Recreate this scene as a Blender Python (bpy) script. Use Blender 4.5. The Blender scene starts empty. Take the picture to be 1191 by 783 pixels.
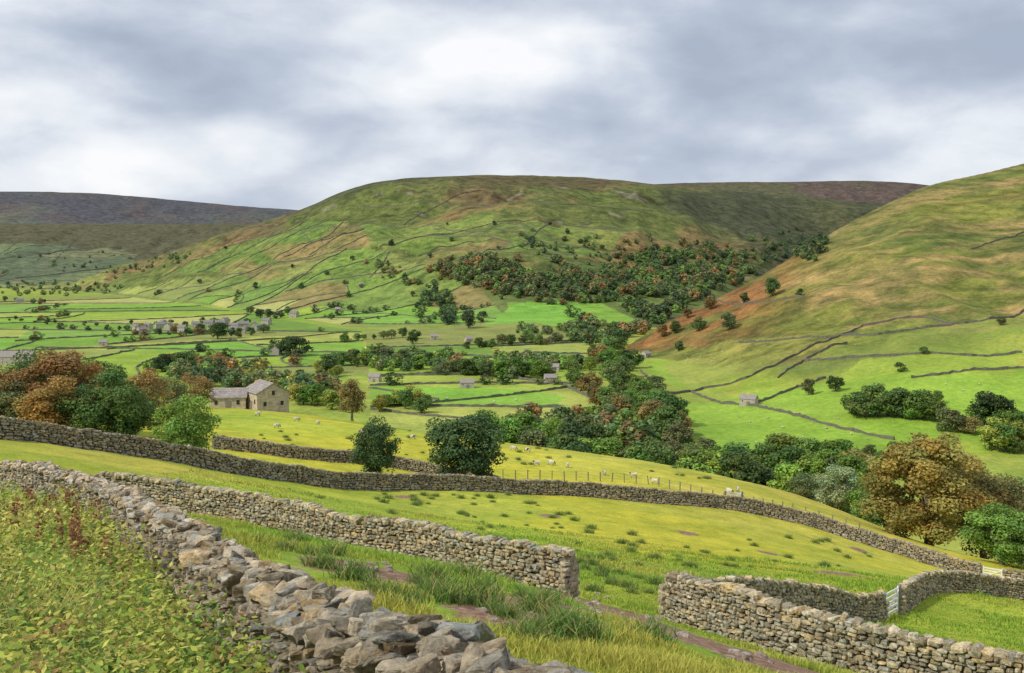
import bpy, math, random
import numpy as np
from mathutils import Vector, Matrix
SEED=7
random.seed(SEED); rng=np.random.default_rng(SEED)
F=1277.0; CX=595.5; HY=300.0
scene=bpy.context.scene
scene.view_settings.view_transform='Standard'
scene.view_settings.look='None'
scene.view_settings.exposure=0
# ---------------------------------------------------------------- noise
_T=rng.random((256,256))
def vnoise(x,y,s=0):
    x=np.asarray(x,float)+s*17.37; y=np.asarray(y,float)+s*9.71
    xi=np.floor(x).astype(int); yi=np.floor(y).astype(int)
    fx=x-xi; fy=y-yi
    fx=fx*fx*(3-2*fx); fy=fy*fy*(3-2*fy)
    a=_T[xi&255,yi&255]; b=_T[(xi+1)&255,yi&255]; c=_T[xi&255,(yi+1)&255]; d=_T[(xi+1)&255,(yi+1)&255]
    return (a*(1-fx)+b*fx)*(1-fy)+(c*(1-fx)+d*fx)*fy
def fbm(x,y,o=4,s=0):
    r=0;a=.5;t=0
    for i in range(o):
        r=r+a*vnoise(x*2**i,y*2**i,s+i*3); t+=a; a*=.5
    return r/t-.5
# ---------------------------------------------------------------- terrain heights
ctrl=[(0,0,-1.7),(-4,0,-1.6),(4,0,-2.3),(0,-8,-1.2),(-9,-5,-.9),(9,-5,-2.6),
(-3,4,-2.15),(-6,6,-2.4),(-8,12,-3.5),(-14,20,-5.2),(-22,34,-7.6),(-40,36,-7.0),
(-16.2,36,-7.7),(-10.5,27,-6.4),(-7,20,-5.4),(-4.3,14.5,-4.6),(-1.87,9,-3.7),(-.64,6,-3.1),(.34,4.2,-2.75),(2,2,-2.6)]
def pc(px,Y,z): ctrl.append(((px-CX)/F*Y,Y,z))
for a in [(660,32.5,-10.0),(560,35,-10.2),(500,37.5,-10.5),(400,41,-10.9),(300,46,-11.3),(175,52,-11.7),
 (778,34,-11.1),(850,31,-10.7),(940,28.5,-10.45),(1040,26.5,-10.35),(1191,24.5,-10.3),(1400,23,-10.3),
 (900,42,-13.5),(960,47,-15.3),(1028,51,-16.9),(1045,53,-17.2),(1095,62,-18.9),(1191,66,-20.6),(1400,68,-21.5),
 (-200,70,-11.2),(0,75,-12.5),(130,80,-14.3),(260,86,-16.8),(400,94,-19.9),(530,102,-21.8),(680,108,-23.7),(840,113,-25.9),
 (950,115,-28.3),(1050,110,-29.9),(1150,105,-30.9),(1400,100,-31),
 (250,108,-18.8),(400,113,-21),(560,118,-23.9),(0,110,-16.8),(130,110,-17.9),
 (250,170,-23.6),(400,170,-25.6),(560,170,-28.2),(720,170,-31.3),(880,170,-36.2),(1000,160,-38.2),(1100,140,-37.3),(1191,130,-36.3),(1400,125,-36),
 (290,210,-29.3),(0,180,-26),(-200,180,-25),(0,300,-50),(0,450,-80),(290,330,-56),(290,450,-84),
 (600,260,-55),(600,330,-80),(600,450,-95),(900,220,-60),(900,300,-82),(900,420,-100),(1191,180,-62),(1191,260,-85),(1191,400,-100),(1400,240,-85),(-200,450,-82),
 (740,13,-5.0),(800,20,-7.0),(1000,15,-6.2)]:
    pc(*a)
C=np.array(ctrl,float)
def pq(X,Y):
    y=np.maximum(Y+14,2.0)
    return X/y,np.log(y)
def phi(r2): return .5*r2*np.log(r2+1e-12)
cp,cq=pq(C[:,0],C[:,1]); g=C[:,2]/(C[:,1]+14)
N=len(C); A=np.zeros((N+3,N+3))
d2=(cp[:,None]-cp[None])**2+(cq[:,None]-cq[None])**2
A[:N,:N]=phi(d2)+np.eye(N)*2e-4; A[:N,N]=1;A[:N,N+1]=cp;A[:N,N+2]=cq;A[N:,:N]=A[:N,N:].T
W=np.linalg.solve(A,np.concatenate([g,[0,0,0]]))
def nearH(X,Y):
    sh=X.shape; X=X.ravel();Y=Y.ravel(); out=np.empty_like(X)
    for i in range(0,len(X),50000):
        p,q=pq(X[i:i+50000],Y[i:i+50000])
        r=(p[:,None]-cp)**2+(q[:,None]-cq)**2
        gg=phi(r)@W[:N]+W[N]+W[N+1]*p+W[N+2]*q
        out[i:i+50000]=gg*(Y[i:i+50000]+14)
    out+= .35*fbm(X*.12,Y*.12,3,1)+.12*fbm(X*.7,Y*.7,2,2)
    return out.reshape(sh)
TX=np.arange(-2500,3700,5.0)
def table(kn,sig=14):
    k=np.array(kn,float); v=np.interp(TX,k[:,0],k[:,1])
    h=np.arange(-10,11)*5.0; w=np.exp(-(h/sig)**2/2); w/=w.sum()
    return np.convolve(np.pad(v,10,'edge'),w,'valid')
def S_tab(kn):
    k=np.array(kn,float); t=np.linspace(-.3,1.3,321)
    v=np.interp(t,k[:,0],k[:,1]); w=np.exp(-(np.arange(-8,9)/4.)**2/2); w/=w.sum()
    v=np.convolve(np.pad(v,8,'edge'),w,'valid'); return t,v
HILLS={}
def mkhill(name,y,D,B,S,zb,amp,drop,gul):
    HILLS[name]=(table(y),table(D,40),table(B,40),S_tab(S),zb,amp,drop,gul)
mkhill('right',[(560,520),(650,470),(700,425),(740,395),(770,377),(800,363),(830,348),(870,329),(900,311),(950,280),(1000,251),(1040,231),(1080,213),(1110,207),(1150,199),(1191,188),(1300,165),(1700,120)],
 [(740,950),(830,1000),(900,1050),(1000,1150),(1080,1250),(1191,1350),(1700,1700)],
 [(600,900),(740,850),(770,780),(830,620),(900,480),(1000,440),(1191,415),(1700,400)],
 [(-.3,-.12),(0,0),(.1,.05),(.25,.16),(.4,.29),(.6,.52),(.68,.63),(.73,.71),(.8,.77),(1,1),(1.3,1.0)],-79,10,150,.35)
mkhill('mid',[(-400,352),(-200,350),(0,342),(60,334),(100,326),(150,311),(200,292),(250,275),(300,261),(355,242),(400,222),(440,210),(500,205),(570,203),(640,203),(700,207),(760,213),(850,221),(950,230),(1050,238),(1191,250),(1700,260)],
 [(0,3000),(100,2900),(200,2750),(355,2600),(570,2600),(760,2800),(950,3000),(1191,3100)],
 [(0,2850),(100,2450),(200,2000),(300,1600),(355,1450),(450,1300),(550,1200),(700,1150),(800,1250),(900,1500),(1191,1800)],
 [(-.3,-.1),(0,0),(.15,.06),(.25,.15),(.32,.22),(.40,.26),(.48,.38),(.56,.42),(.64,.57),(.72,.62),(.82,.84),(.90,.91),(1,1),(1.3,1)],-79,34,500,.6)
mkhill('farleft',[(-600,214),(-300,218),(0,222),(60,222),(120,224),(200,231),(270,238),(350,244),(450,252),(600,264),(900,290)],
 [(0,5500),(900,5500)],[(0,3500),(900,3500)],[(-.3,-.1),(0,0),(.25,.17),(.5,.43),(.8,.78),(1,1),(1.3,1)],-79,26,900,.4)
mkhill('moor',[(400,260),(600,235),(700,218),(760,213),(850,211),(920,211),(1000,209),(1060,212),(1120,220),(1191,230),(1700,250)],
 [(0,4600),(900,4600)],[(0,3300),(900,3300)],[(-.3,-.1),(0,0),(.5,.5),(1,1),(1.3,1)],-60,20,900,.6)
def hillH(name,X,Y):
    ty,tD,tB,S,zb,amp,drop,gul=HILLS[name]
    px=X/np.maximum(Y,1)*F+CX
    ys=np.interp(px,TX,ty);D=np.interp(px,TX,tD);B=np.interp(px,TX,tB)
    zr=(HY-ys)/F*D
    t=(Y-B)/(D-B)
    s=np.interp(t,S[0],S[1])
    z=zb+(zr-zb)*s
    w=np.clip(t*3,0,1)*np.clip((1.02-t)*4,0,1)
    L=1./(amp*14)
    z=z+w*amp*(1.6*fbm(X*L,Y*L,5,5)+gul*(.5-np.abs(fbm(X*L*2.6,Y*L*1.0,3,8))*4))
    z=z+w*.4*gul*amp*(.25-np.abs(fbm(X*L*6,Y*L*3,4,18)))*2
    z=z+.07*amp*fbm(X*L*8,Y*L*8,4,4)
    z=z-np.maximum(t-1,0)*drop-np.maximum(-t,0)*60
    return np.where(Y>250,z,-400.),t,px
def fields(X,Y):
    X=np.asarray(X,float);Y=np.asarray(Y,float)
    n=np.full(X.shape,-400.); m=Y<560
    if m.any():
        v=nearH(X[m],Y[m]); v=v-np.maximum(Y[m]-440,0)*.6; n[m]=v
    v=-78.5+2.2*fbm(X*.006,Y*.006,3,11)
    r,tr,px=hillH('right',X,Y); h,th,_=hillH('mid',X,Y)
    for (kx,ky,kr,kh) in [(330,1950,210,26),(430,1750,180,16),(250,2200,200,15),(620,1650,170,14)]:
        cx=(kx-CX)/F*ky
        h=h+kh*np.exp(-(((X-cx)/kr)**2+((Y-ky)/(kr*.8))**2))
    f,tf,_=hillH('farleft',X,Y); o,to,_=hillH('moor',X,Y)
    return n,v,r,h,f,o,tr,th,tf,px
def comb(n,v,r,h,f,o,Y):
    L=np.stack([n,v,r,h,f,o]); k=2.5
    m=L.max(0)
    far=m+k*np.log(np.exp((L-m)/k).sum(0))
    return np.where(np.asarray(Y)<200,np.maximum(n,v),far)
def H(X,Y): return comb(*fields(X,Y)[:6],Y)
def Hs(x,y): return float(H(np.array([x]),np.array([y]))[0])
YS=np.exp(np.linspace(math.log(4),math.log(6500),1700))
def P(px,py,ymin=4):
    u=(px-CX)/F; Y0=YS[YS>ymin]; X=u*Y0; z=H(X,Y0); ray=(HY-py)/F*Y0
    d=z-ray; idx=np.where(d>0)[0]
    if len(idx)==0:
        m=Y0>200; i=int(np.argmax(np.where(m,z/Y0,-9))); return float(X[i]),float(Y0[i]),float(z[i])
    i=idx[0]
    if i==0: return float(X[0]),float(Y0[0]),float(z[0])
    a=d[i-1]/(d[i-1]-d[i]); a=min(max(a,0),1); Y=Y0[i-1]+(Y0[i]-Y0[i-1])*a
    return u*Y,Y,Hs(u*Y,Y)
def PY(px,Y):
    x=(px-CX)/F*Y; return x,Y,Hs(x,Y)
# ---------------------------------------------------------------- mesh helpers
def mk_mesh(name,V,quads=None,tris=None,col=None,smooth=False,mats=(),midx=None,fattr=None):
    V=np.asarray(V,np.float32).reshape(-1,3)
    q=np.zeros((0,4),int) if quads is None else np.asarray(quads,int).reshape(-1,4)
    t=np.zeros((0,3),int) if tris is None else np.asarray(tris,int).reshape(-1,3)
    me=bpy.data.meshes.new(name)
    me.vertices.add(len(V)); me.vertices.foreach_set('co',V.ravel())
    me.loops.add(q.size+t.size); me.loops.foreach_set('vertex_index',np.concatenate([q.ravel(),t.ravel()]).astype(np.int32))
    me.polygons.add(len(q)+len(t))
    me.polygons.foreach_set('loop_start',np.concatenate([np.arange(len(q))*4,q.size+np.arange(len(t))*3]).astype(np.int32))
    if midx is not None: me.polygons.foreach_set('material_index',np.asarray(midx,np.int32))
    me.polygons.foreach_set('use_smooth',np.full(len(q)+len(t),bool(smooth)))
    me.update(calc_edges=True)
    if col is not None:
        c=np.asarray(col,np.float32)
        if c.ndim==1: c=np.tile(c,(len(V),1))
        if c.shape[1]==3: c=np.concatenate([c,np.ones((len(c),1),np.float32)],1)
        a=me.color_attributes.new('col','FLOAT_COLOR','POINT'); a.data.foreach_set('color',c.ravel())
    if fattr:
        for k,v in fattr.items():
            a=me.attributes.new(k,'FLOAT','POINT'); a.data.foreach_set('value',np.asarray(v,np.float32))
    for m in mats: me.materials.append(m)
    return me
def obj(name,data,parent=None,loc=None,rot=None,scale=None,label=None,cat=None,group=None,kind=None,color=None):
    o=bpy.data.objects.new(name,data); scene.collection.objects.link(o)
    if loc is not None:o.location=loc
    if rot is not None:o.rotation_euler=rot
    if scale is not None:o.scale=scale
    if parent is not None:o.parent=parent
    if label:o['label']=label
    if cat:o['category']=cat
    if group:o['group']=group
    if kind:o['kind']=kind
    if color is not None:o.color=(*color,1)
    return o
class Buf:
    def __init__(s): s.V=[];s.Q=[];s.T=[];s.C=[];s.n=0
    def add(s,V,Q=None,T=None,c=None):
        V=np.asarray(V,float).reshape(-1,3)
        if Q is not None and len(Q): s.Q.append(np.asarray(Q).reshape(-1,4)+s.n)
        if T is not None and len(T): s.T.append(np.asarray(T).reshape(-1,3)+s.n)
        if c is None:c=np.ones(3)
        c=np.asarray(c,float)
        if c.ndim==1:c=np.tile(c,(len(V),1))
        s.C.append(c); s.V.append(V); s.n+=len(V)
    def box(s,c,h,R=None,col=None):
        v=np.array([(x,y,z) for z in(-1,1) for y in(-1,1) for x in(-1,1)],float)*np.array(h)
        if R is not None: v=v@np.array(R).T
        s.add(v+np.array(c),[(0,2,3,1),(4,5,7,6),(0,1,5,4),(2,6,7,3),(0,4,6,2),(1,3,7,5)],None,col)
    def tube(s,p0,p1,r0,r1,n=7,col=None):
        p0=np.array(p0,float);p1=np.array(p1,float);d=p1-p0;d/=np.linalg.norm(d)+1e-9
        a=np.cross(d,[0,0,1.]) if abs(d[2])<.9 else np.cross(d,[1.,0,0]); a/=np.linalg.norm(a); b=np.cross(d,a)
        th=np.arange(n)*2*math.pi/n; ring=np.cos(th)[:,None]*a+np.sin(th)[:,None]*b
        V=np.concatenate([p0+ring*r0,p1+ring*r1]); Q=[(i,(i+1)%n,n+(i+1)%n,n+i) for i in range(n)]
        T=[(2*n,n+i,n+(i+1)%n) for i in range(n)]
        V=np.concatenate([V,[p1]]); s.add(V,Q,T,col)
    def mesh(s,name,mats,smooth=False):
        return mk_mesh(name,np.concatenate(s.V),np.concatenate(s.Q) if s.Q else None,np.concatenate(s.T) if s.T else None,np.concatenate(s.C),smooth,mats)
# ---------------------------------------------------------------- materials
def newmat(name):
    m=bpy.data.materials.new(name); m.use_nodes=True; nt=m.node_tree; nt.nodes.clear()
    out=nt.nodes.new('ShaderNodeOutputMaterial'); return m,nt,out
def node(nt,t,**k):
    n=nt.nodes.new(t)
    for a,b in k.items():
        if a=='ins':
            for i,v in b.items(): n.inputs[i].default_value=v
        else: setattr(n,a,b)
    return n
def ramp(nt,fac,stops):
    r=nt.nodes.new('ShaderNodeValToRGB'); e=r.color_ramp.elements
    while len(e)<len(stops): e.new(.5)
    for el,(p,c) in zip(e,stops): el.position=p; el.color=(*c,1) if len(c)==3 else c
    nt.links.new(fac,r.inputs[0]); return r.outputs[0]
def mix(nt,a,b,fac,mode='MIX'):
    m=nt.nodes.new('ShaderNodeMix'); m.data_type='RGBA'; m.blend_type=mode
    for s,v in((m.inputs[0],fac),(m.inputs[6],a),(m.inputs[7],b)):
        if isinstance(v,(int,float)): s.default_value=v
        elif isinstance(v,tuple): s.default_value=(*v,1)
        else: nt.links.new(v,s)
    return m.outputs[2]
def noise(nt,scale,detail=4,rough=.55,vec=None,dist=0):
    n=nt.nodes.new('ShaderNodeTexNoise'); n.inputs['Scale'].default_value=scale; n.inputs['Detail'].default_value=detail
    n.inputs['Roughness'].default_value=rough; n.inputs['Distortion'].default_value=dist
    if vec is not None: nt.links.new(vec,n.inputs['Vector'])
    return n.outputs['Fac']
def mth(nt,op,a,b,c=None):
    m=node(nt,'ShaderNodeMath',operation=op)
    for i,v in enumerate((a,b,c)):
        if v is None: continue
        if isinstance(v,(int,float)): m.inputs[i].default_value=v
        else: nt.links.new(v,m.inputs[i])
    return m.outputs[0]
def mat_ground():
    m,nt,out=newmat('turf_ground'); pos=node(nt,'ShaderNodeNewGeometry').outputs['Position']
    at=node(nt,'ShaderNodeAttribute',attribute_name='col'); mu=node(nt,'ShaderNodeAttribute',attribute_name='mud'); ro=node(nt,'ShaderNodeAttribute',attribute_name='rough')
    c=at.outputs['Color']
    n1=ramp(nt,noise(nt,.025,6,.65,pos),[(.3,(.70,.74,.7)),(.7,(1.28,1.22,1.2))]); c=mix(nt,c,n1,1.,'MULTIPLY')
    n2=ramp(nt,noise(nt,.35,5,.68,pos),[(.3,(.68,.77,.72)),(.7,(1.28,1.19,1.2))]); c=mix(nt,c,n2,1.,'MULTIPLY')
    n3=ramp(nt,noise(nt,5,5,.75,pos),[(.3,(.60,.66,.58)),(.7,(1.38,1.30,1.3))]); c=mix(nt,c,n3,.9,'MULTIPLY')
    rg=ramp(nt,noise(nt,.05,10,.8,pos),[(.40,(.46,.52,.47)),(.5,(1,1,1)),(.60,(1.45,1.32,1.22))]); cr=mix(nt,c,rg,1.,'MULTIPLY')
    c=mix(nt,c,cr,ro.outputs['Fac'])
    sp=ramp(nt,noise(nt,1.1,4,.7,pos),[(.56,(0,0,0)),(.66,(1,1,1))]); c2=mix(nt,c,(.45,.62,.4),1.,'MULTIPLY')
    c=mix(nt,c,c2,mth(nt,'MULTIPLY',sp,.6))
    mf=ramp(nt,mth(nt,'ADD',noise(nt,1.3,7,.76,pos),mu.outputs['Fac']),[(.90,(0,0,0)),(.97,(1,1,1))])
    mc=ramp(nt,noise(nt,4,6,.7,pos),[(.3,(.14,.08,.055)),(.5,(.26,.16,.11)),(.62,(.40,.27,.20)),(.75,(.56,.45,.37))])
    c=mix(nt,c,mc,mf)
    b1=node(nt,'ShaderNodeBump',ins={'Strength':.5,'Distance':.12}); nt.links.new(noise(nt,6,5,.75,pos),b1.inputs['Height'])
    b2=node(nt,'ShaderNodeBump',ins={'Distance':10.0}); nt.links.new(noise(nt,.035,10,.76,pos),b2.inputs['Height']); nt.links.new(b1.outputs[0],b2.inputs['Normal'])
    nt.links.new(mth(nt,'MULTIPLY_ADD',ro.outputs['Fac'],.9,.08),b2.inputs['Strength'])
    p=node(nt,'ShaderNodeBsdfPrincipled',ins={'Roughness':.95,'Specular IOR Level':.1}); nt.links.new(c,p.inputs['Base Color']); nt.links.new(b2.outputs[0],p.inputs['Normal'])
    nt.links.new(p.outputs[0],out.inputs[0]); return m
def mat_leaf(name='foliage',tr=.32):
    m,nt,out=newmat(name)
    at=node(nt,'ShaderNodeAttribute',attribute_name='col'); oi=node(nt,'ShaderNodeObjectInfo')
    c=mix(nt,at.outputs['Color'],oi.outputs['Color'],1.,'MULTIPLY')
    p=node(nt,'ShaderNodeBsdfPrincipled',ins={'Roughness':.7,'Specular IOR Level':.2}); nt.links.new(c,p.inputs['Base Color'])
    t=node(nt,'ShaderNodeBsdfTranslucent'); nt.links.new(c,t.inputs[0])
    mx=node(nt,'ShaderNodeMixShader'); mx.inputs[0].default_value=tr
    nt.links.new(p.outputs[0],mx.inputs[1]); nt.links.new(t.outputs[0],mx.inputs[2]); nt.links.new(mx.outputs[0],out.inputs[0]); return m
def mat_stone(name,fine=1.,lichen=.8):
    m,nt,out=newmat(name); pos=node(nt,'ShaderNodeNewGeometry').outputs['Position']
    at=node(nt,'ShaderNodeAttribute',attribute_name='col')
    c=at.outputs['Color']
    c=mix(nt,c,ramp(nt,noise(nt,8*fine,9,.8,pos),[(.34,(.30,.29,.27)),(.46,(.83,.82,.80)),(.54,(1.15,1.14,1.1)),(.66,(1.75,1.7,1.6))]),1.,'MULTIPLY')
    lf=ramp(nt,noise(nt,6*fine,9,.82,pos,.6),[(.54,(0,0,0)),(.585,(lichen,lichen,lichen))])
    c=mix(nt,c,(.60,.58,.50),lf)
    lf=ramp(nt,noise(nt,2.9*fine,7,.78,pos,.5),[(.57,(0,0,0)),(.65,(lichen*.7,)*3)])
    c=mix(nt,c,(.13,.12,.05),lf)
    lf=ramp(nt,noise(nt,13*fine,4,.7,pos,.2),[(.66,(0,0,0)),(.70,(.6,)*3)])
    c=mix(nt,c,(.34,.21,.08),lf)
    b0=node(nt,'ShaderNodeBump',ins={'Strength':.9,'Distance':.05}); nt.links.new(noise(nt,10*fine,7,.72,pos,.6),b0.inputs['Height'])
    b=node(nt,'ShaderNodeBump',ins={'Strength':1.,'Distance':.022}); nt.links.new(noise(nt,38*fine,7,.78,pos),b.inputs['Height']); nt.links.new(b0.outputs[0],b.inputs['Normal'])
    p=node(nt,'ShaderNodeBsdfPrincipled',ins={'Roughness':.92,'Specular IOR Level':.2}); nt.links.new(c,p.inputs['Base Color']); nt.links.new(b.outputs[0],p.inputs['Normal'])
    nt.links.new(p.outputs[0],out.inputs[0]); return m
def mat_plain(name,col,rough=.8,ns=3.,var=.35,useattr=False,bump=.02):
    m,nt,out=newmat(name); pos=node(nt,'ShaderNodeTexCoord').outputs['Object']
    c=node(nt,'ShaderNodeAttribute',attribute_name='col').outputs['Color'] if useattr else col
    c=mix(nt,c,ramp(nt,noise(nt,ns,6,.7,pos),[(.3,(1-var,)*3),(.7,(1+var,)*3)]),1.,'MULTIPLY')
    b=node(nt,'ShaderNodeBump',ins={'Strength':.5,'Distance':bump}); nt.links.new(noise(nt,ns*3,5,.7,pos),b.inputs['Height'])
    p=node(nt,'ShaderNodeBsdfPrincipled',ins={'Roughness':rough}); nt.links.new(c,p.inputs['Base Color']); nt.links.new(b.outputs[0],p.inputs['Normal'])
    nt.links.new(p.outputs[0],out.inputs[0]); return m
def mat_masonry(name,a,b,mort,sx=.45,sy=.2):
    m,nt,out=newmat(name); tc=node(nt,'ShaderNodeTexCoord').outputs['Object']
    sep=node(nt,'ShaderNodeSeparateXYZ'); nt.links.new(tc,sep.inputs[0])
    ad=node(nt,'ShaderNodeMath',operation='ADD'); nt.links.new(sep.outputs[0],ad.inputs[0]); nt.links.new(sep.outputs[1],ad.inputs[1])
    cb=node(nt,'ShaderNodeCombineXYZ'); nt.links.new(ad.outputs[0],cb.inputs[0]); nt.links.new(sep.outputs[2],cb.inputs[1])
    br=node(nt,'ShaderNodeTexBrick'); nt.links.new(cb.outputs[0],br.inputs[0])
    for k,v in {'Color1':(*a,1),'Color2':(*b,1),'Mortar':(*mort,1),'Scale':1.,'Mortar Size':.018,'Brick Width':sx,'Row Height':sy}.items(): br.inputs[k].default_value=v
    c=mix(nt,br.outputs[0],ramp(nt,noise(nt,1.3,6,.7,tc),[(.3,(.65,.65,.65)),(.7,(1.3,1.28,1.25))]),1.,'MULTIPLY')
    p=node(nt,'ShaderNodeBsdfPrincipled',ins={'Roughness':.9}); nt.links.new(c,p.inputs['Base Color']); nt.links.new(p.outputs[0],out.inputs[0]); return m
M_ground=mat_ground(); M_leaf=mat_leaf(); M_stone=mat_stone('dry_stone'); M_bark=mat_plain('bark',(.12,.10,.075),.95,6,.4)
M_grass=mat_leaf('grass_blade',.36)
M_farwall=mat_plain('weathered_wall_stone',(.14,.13,.10),.95,.6,.4)
M_house=mat_masonry('barn_stone',(.62,.53,.39),(.46,.39,.28),(.28,.24,.19))
M_house2=mat_masonry('village_stone',(.54,.50,.42),(.42,.38,.32),(.26,.24,.2))
M_slate=mat_masonry('stone_slate',(.36,.32,.30),(.28,.25,.24),(.12,.12,.12),.5,.3)
M_slate2=mat_masonry('village_slate',(.26,.24,.24),(.20,.19,.19),(.08,.08,.08),.5,.3)
M_dark=mat_plain('dark_opening',(.02,.02,.022),.4)
M_wood=mat_plain('weathered_wood',(.22,.19,.15),.85,8,.35)
M_white=mat_plain('white_paint',(.72,.72,.70),.5,8,.08)
M_metal=mat_plain('galvanised_metal',(.75,.76,.76),.5,8,.12)
M_fleece=mat_plain('fleece',(0,0,0),1.,20,.12,True)
# ---------------------------------------------------------------- field subdivision (world space)
def area(p):
    p=np.array(p); x,y=p[:,0],p[:,1]; return .5*abs(np.dot(x,np.roll(y,-1))-np.dot(y,np.roll(x,-1)))
CELLS=[];CUTS=[]
def clip(p,c,n):
    out=[];k=len(p)
    for i in range(k):
        a=p[i];b=p[(i+1)%k];da=np.dot(a-c,n);db=np.dot(b-c,n)
        if da>=0: out.append(a)
        if da*db<0: out.append(a+(b-a)*da/(da-db))
    return out
def split(p,size,wall=True):
    p=[np.array(q,float) for q in p]
    if len(p)<3: return
    c=sum(p)/len(p); A_=area(p)
    tgt=(size*c[1])**2*random.uniform(.45,2.0)
    if A_<tgt: CELLS.append(p); return
    M=np.array(p)-c; w,v=np.linalg.eigh(M.T@M); ax=v[:,1]
    a=random.uniform(-.5,.5); n=np.array([ax[0]*math.cos(a)-ax[1]*math.sin(a),ax[0]*math.sin(a)+ax[1]*math.cos(a)])
    ext=np.abs(M@ax).max(); cc=c+ax*random.uniform(-.3,.3)*ext
    p1=clip(p,cc,n);p2=clip(p,cc,-n)
    s=[q for q in p1 if abs(np.dot(q-cc,n))<1e-6]
    if len(s)>=2 and wall: CUTS.append((s[0],s[1]))
    split(p1,size,wall);split(p2,size,wall)
def region(px,size,wall=True):
    pts=[np.array(P(*a)[:2]) for a in px]
    split(pts,size,wall); return pts
random.seed(21)
region([(-80,349),(130,343),(240,357),(330,372),(420,385),(430,435),(240,440),(-80,425)],.135)
region([(424,384),(600,372),(690,388),(668,400),(690,465),(640,505),(440,500),(430,437)],.16)
region([(160,333),(330,300),(430,288),(560,330),(590,370),(424,382),(335,368),(240,353),(135,341)],.072)
region([(590,352),(700,352),(740,372),(690,386),(592,370)],.12)
region([(-80,285),(60,285),(160,297),(120,330),(-80,333)],.075)
region([(420,262),(560,250),(640,262),(760,270),(700,300),(560,296),(430,285)],.085)
region([(230,288),(355,258),(420,262),(430,288),(330,300),(190,322)],.06)
random.seed(5)
# ---------------------------------------------------------------- terrain mesh
ui=np.linspace(-.5,.5,860); uo=np.linspace(.5,1.15,45)[1:]
U=np.concatenate([-uo[::-1],ui,uo])
YG=-10+np.exp(np.linspace(math.log(5),math.log(9000),1200))
UU,YY=np.meshgrid(U,YG)
XX=UU*(YY+14*np.exp(-np.maximum(YY,0)/60.))
XX=np.where(YY<0,UU*14,XX)
n,v,r,h,f,o,tr,th,tf,pxg=fields(XX,YY)
L=np.stack([n,v,r,h,f,o]); am=L.argmax(0)
ZZ=comb(n,v,r,h,f,o,YY)
def lerp(a,b,t): t=np.clip(t,0,1)[...,None]; return a*(1-t)+b*t
def c3(*a): return np.array(a,float)
shp=XX.shape
n1=fbm(XX*.05,YY*.05,4,20); n2=fbm(XX*.006,YY*.006,5,23); n3=fbm(XX*.0025,YY*.0025,5,29); n4=fbm(XX*.012,YY*.03,4,31); n5=fbm(XX*.03,YY*.03,5,37)
near=lerp(c3(.48,.47,.055),c3(.34,.43,.05),.5+n1*5); near=lerp(near,c3(.30,.42,.055),(48-YY)/20+n1*2)
near=lerp(near,c3(.56,.49,.10),(n2+n1*.6)*4-.3)
near=lerp(near,c3(.26,.38,.05),(fbm(XX*.03,YY*.03,4,47)*6-.4)*.7)
near=lerp(near,c3(.14,.17,.04),(YY-190)/40.)
val=lerp(c3(.22,.33,.055),c3(.31,.36,.075),.5+n2*4)
rh=lerp(c3(.23,.25,.062),c3(.15,.195,.052),.5+(n2*5+n5*1.4))
low=lerp(c3(.24,.38,.05),c3(.34,.38,.07),.5+n1*3)
rh=lerp(low,rh,(tr-.24+n2*.15)/.06)
streak=fbm(tr*9+pxg*.006+n2*1.2,pxg*.0045,4,33)+.42*fbm(tr*60+pxg*.03,pxg*.025+tr*8,4,35)
rh=lerp(rh,c3(.43,.31,.14),np.where(tr>.27,(streak-.03)*7,0)*.62)
rh=lerp(rh,c3(.28,.16,.068),np.where(tr>.30,(-streak-.10)*7,0)*.5)
rh=lerp(rh,c3(.125,.165,.05),np.clip((n5-.07)*8,0,1)*(tr>.3)*.45)
rh=lerp(rh,c3(.115,.155,.048),np.clip((tr-.72)*4+n2*3,0,1)*.5)
rh=lerp(rh,c3(.34,.15,.065),np.clip((tr-.5)*4,0,1)*np.clip((970-pxg)/90,0,1)*np.clip(.55+n5*6,0,1)*.8)
mh=lerp(c3(.135,.17,.055),c3(.20,.20,.077),.5+n2*4.5+n5*1.6); mh=lerp(mh,c3(.09,.118,.047),n3*7)  # fell kept dark: cloud shade is painted into its colour
mh=lerp(mh,c3(.29,.195,.095),((n4*.6+n2*1.3+n5*.4)*5-.45)*.8)
mh=lerp(mh,c3(.175,.235,.07),np.clip((.52-th)*3,0,1)*.6)
mh=lerp(mh,c3(.105,.10,.058),np.clip((th-.68)*3.5+n2*3,0,1)*.6)
terr=np.sin(th*52+n2*9+n3*10)
mh=lerp(mh,mh*.55,np.clip((terr-.60)*4,0,1)*(th>.25)*np.clip(.45+n5*5,0,1))
mh=lerp(mh,c3(.28,.27,.23),np.clip((terr-.95)*18,0,1)*(th>.5)*np.clip(n5*9-.4,0,1)*.8)
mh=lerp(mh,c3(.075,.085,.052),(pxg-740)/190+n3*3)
fh=lerp(c3(.17,.235,.135),c3(.115,.135,.12),(tf-.08)*2.2+n3*2.5)  # far hill: blue distance haze painted into the ground colour
fh=lerp(fh,c3(.085,.09,.115),(tf-.35)*2.5+n3*4); fh=lerp(fh,c3(.12,.095,.095),np.clip(n2*6-.1,0,1)*np.clip(tf*2-.5,0,1)*.6)  # top slopes cooler still, more painted haze over moor brown
mo=lerp(c3(.105,.105,.065),c3(.11,.085,.08),(pxg-830)/160+n2*4)
COL=np.zeros(shp+(3,))
for i,cc in enumerate([near,val,rh,mh,fh,mo]): COL[am==i]=cc[am==i]
RO=np.where(am==2,np.clip((tr-.26)/.1,0,1)*.7,np.where(am>=3,.55,0.))
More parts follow.
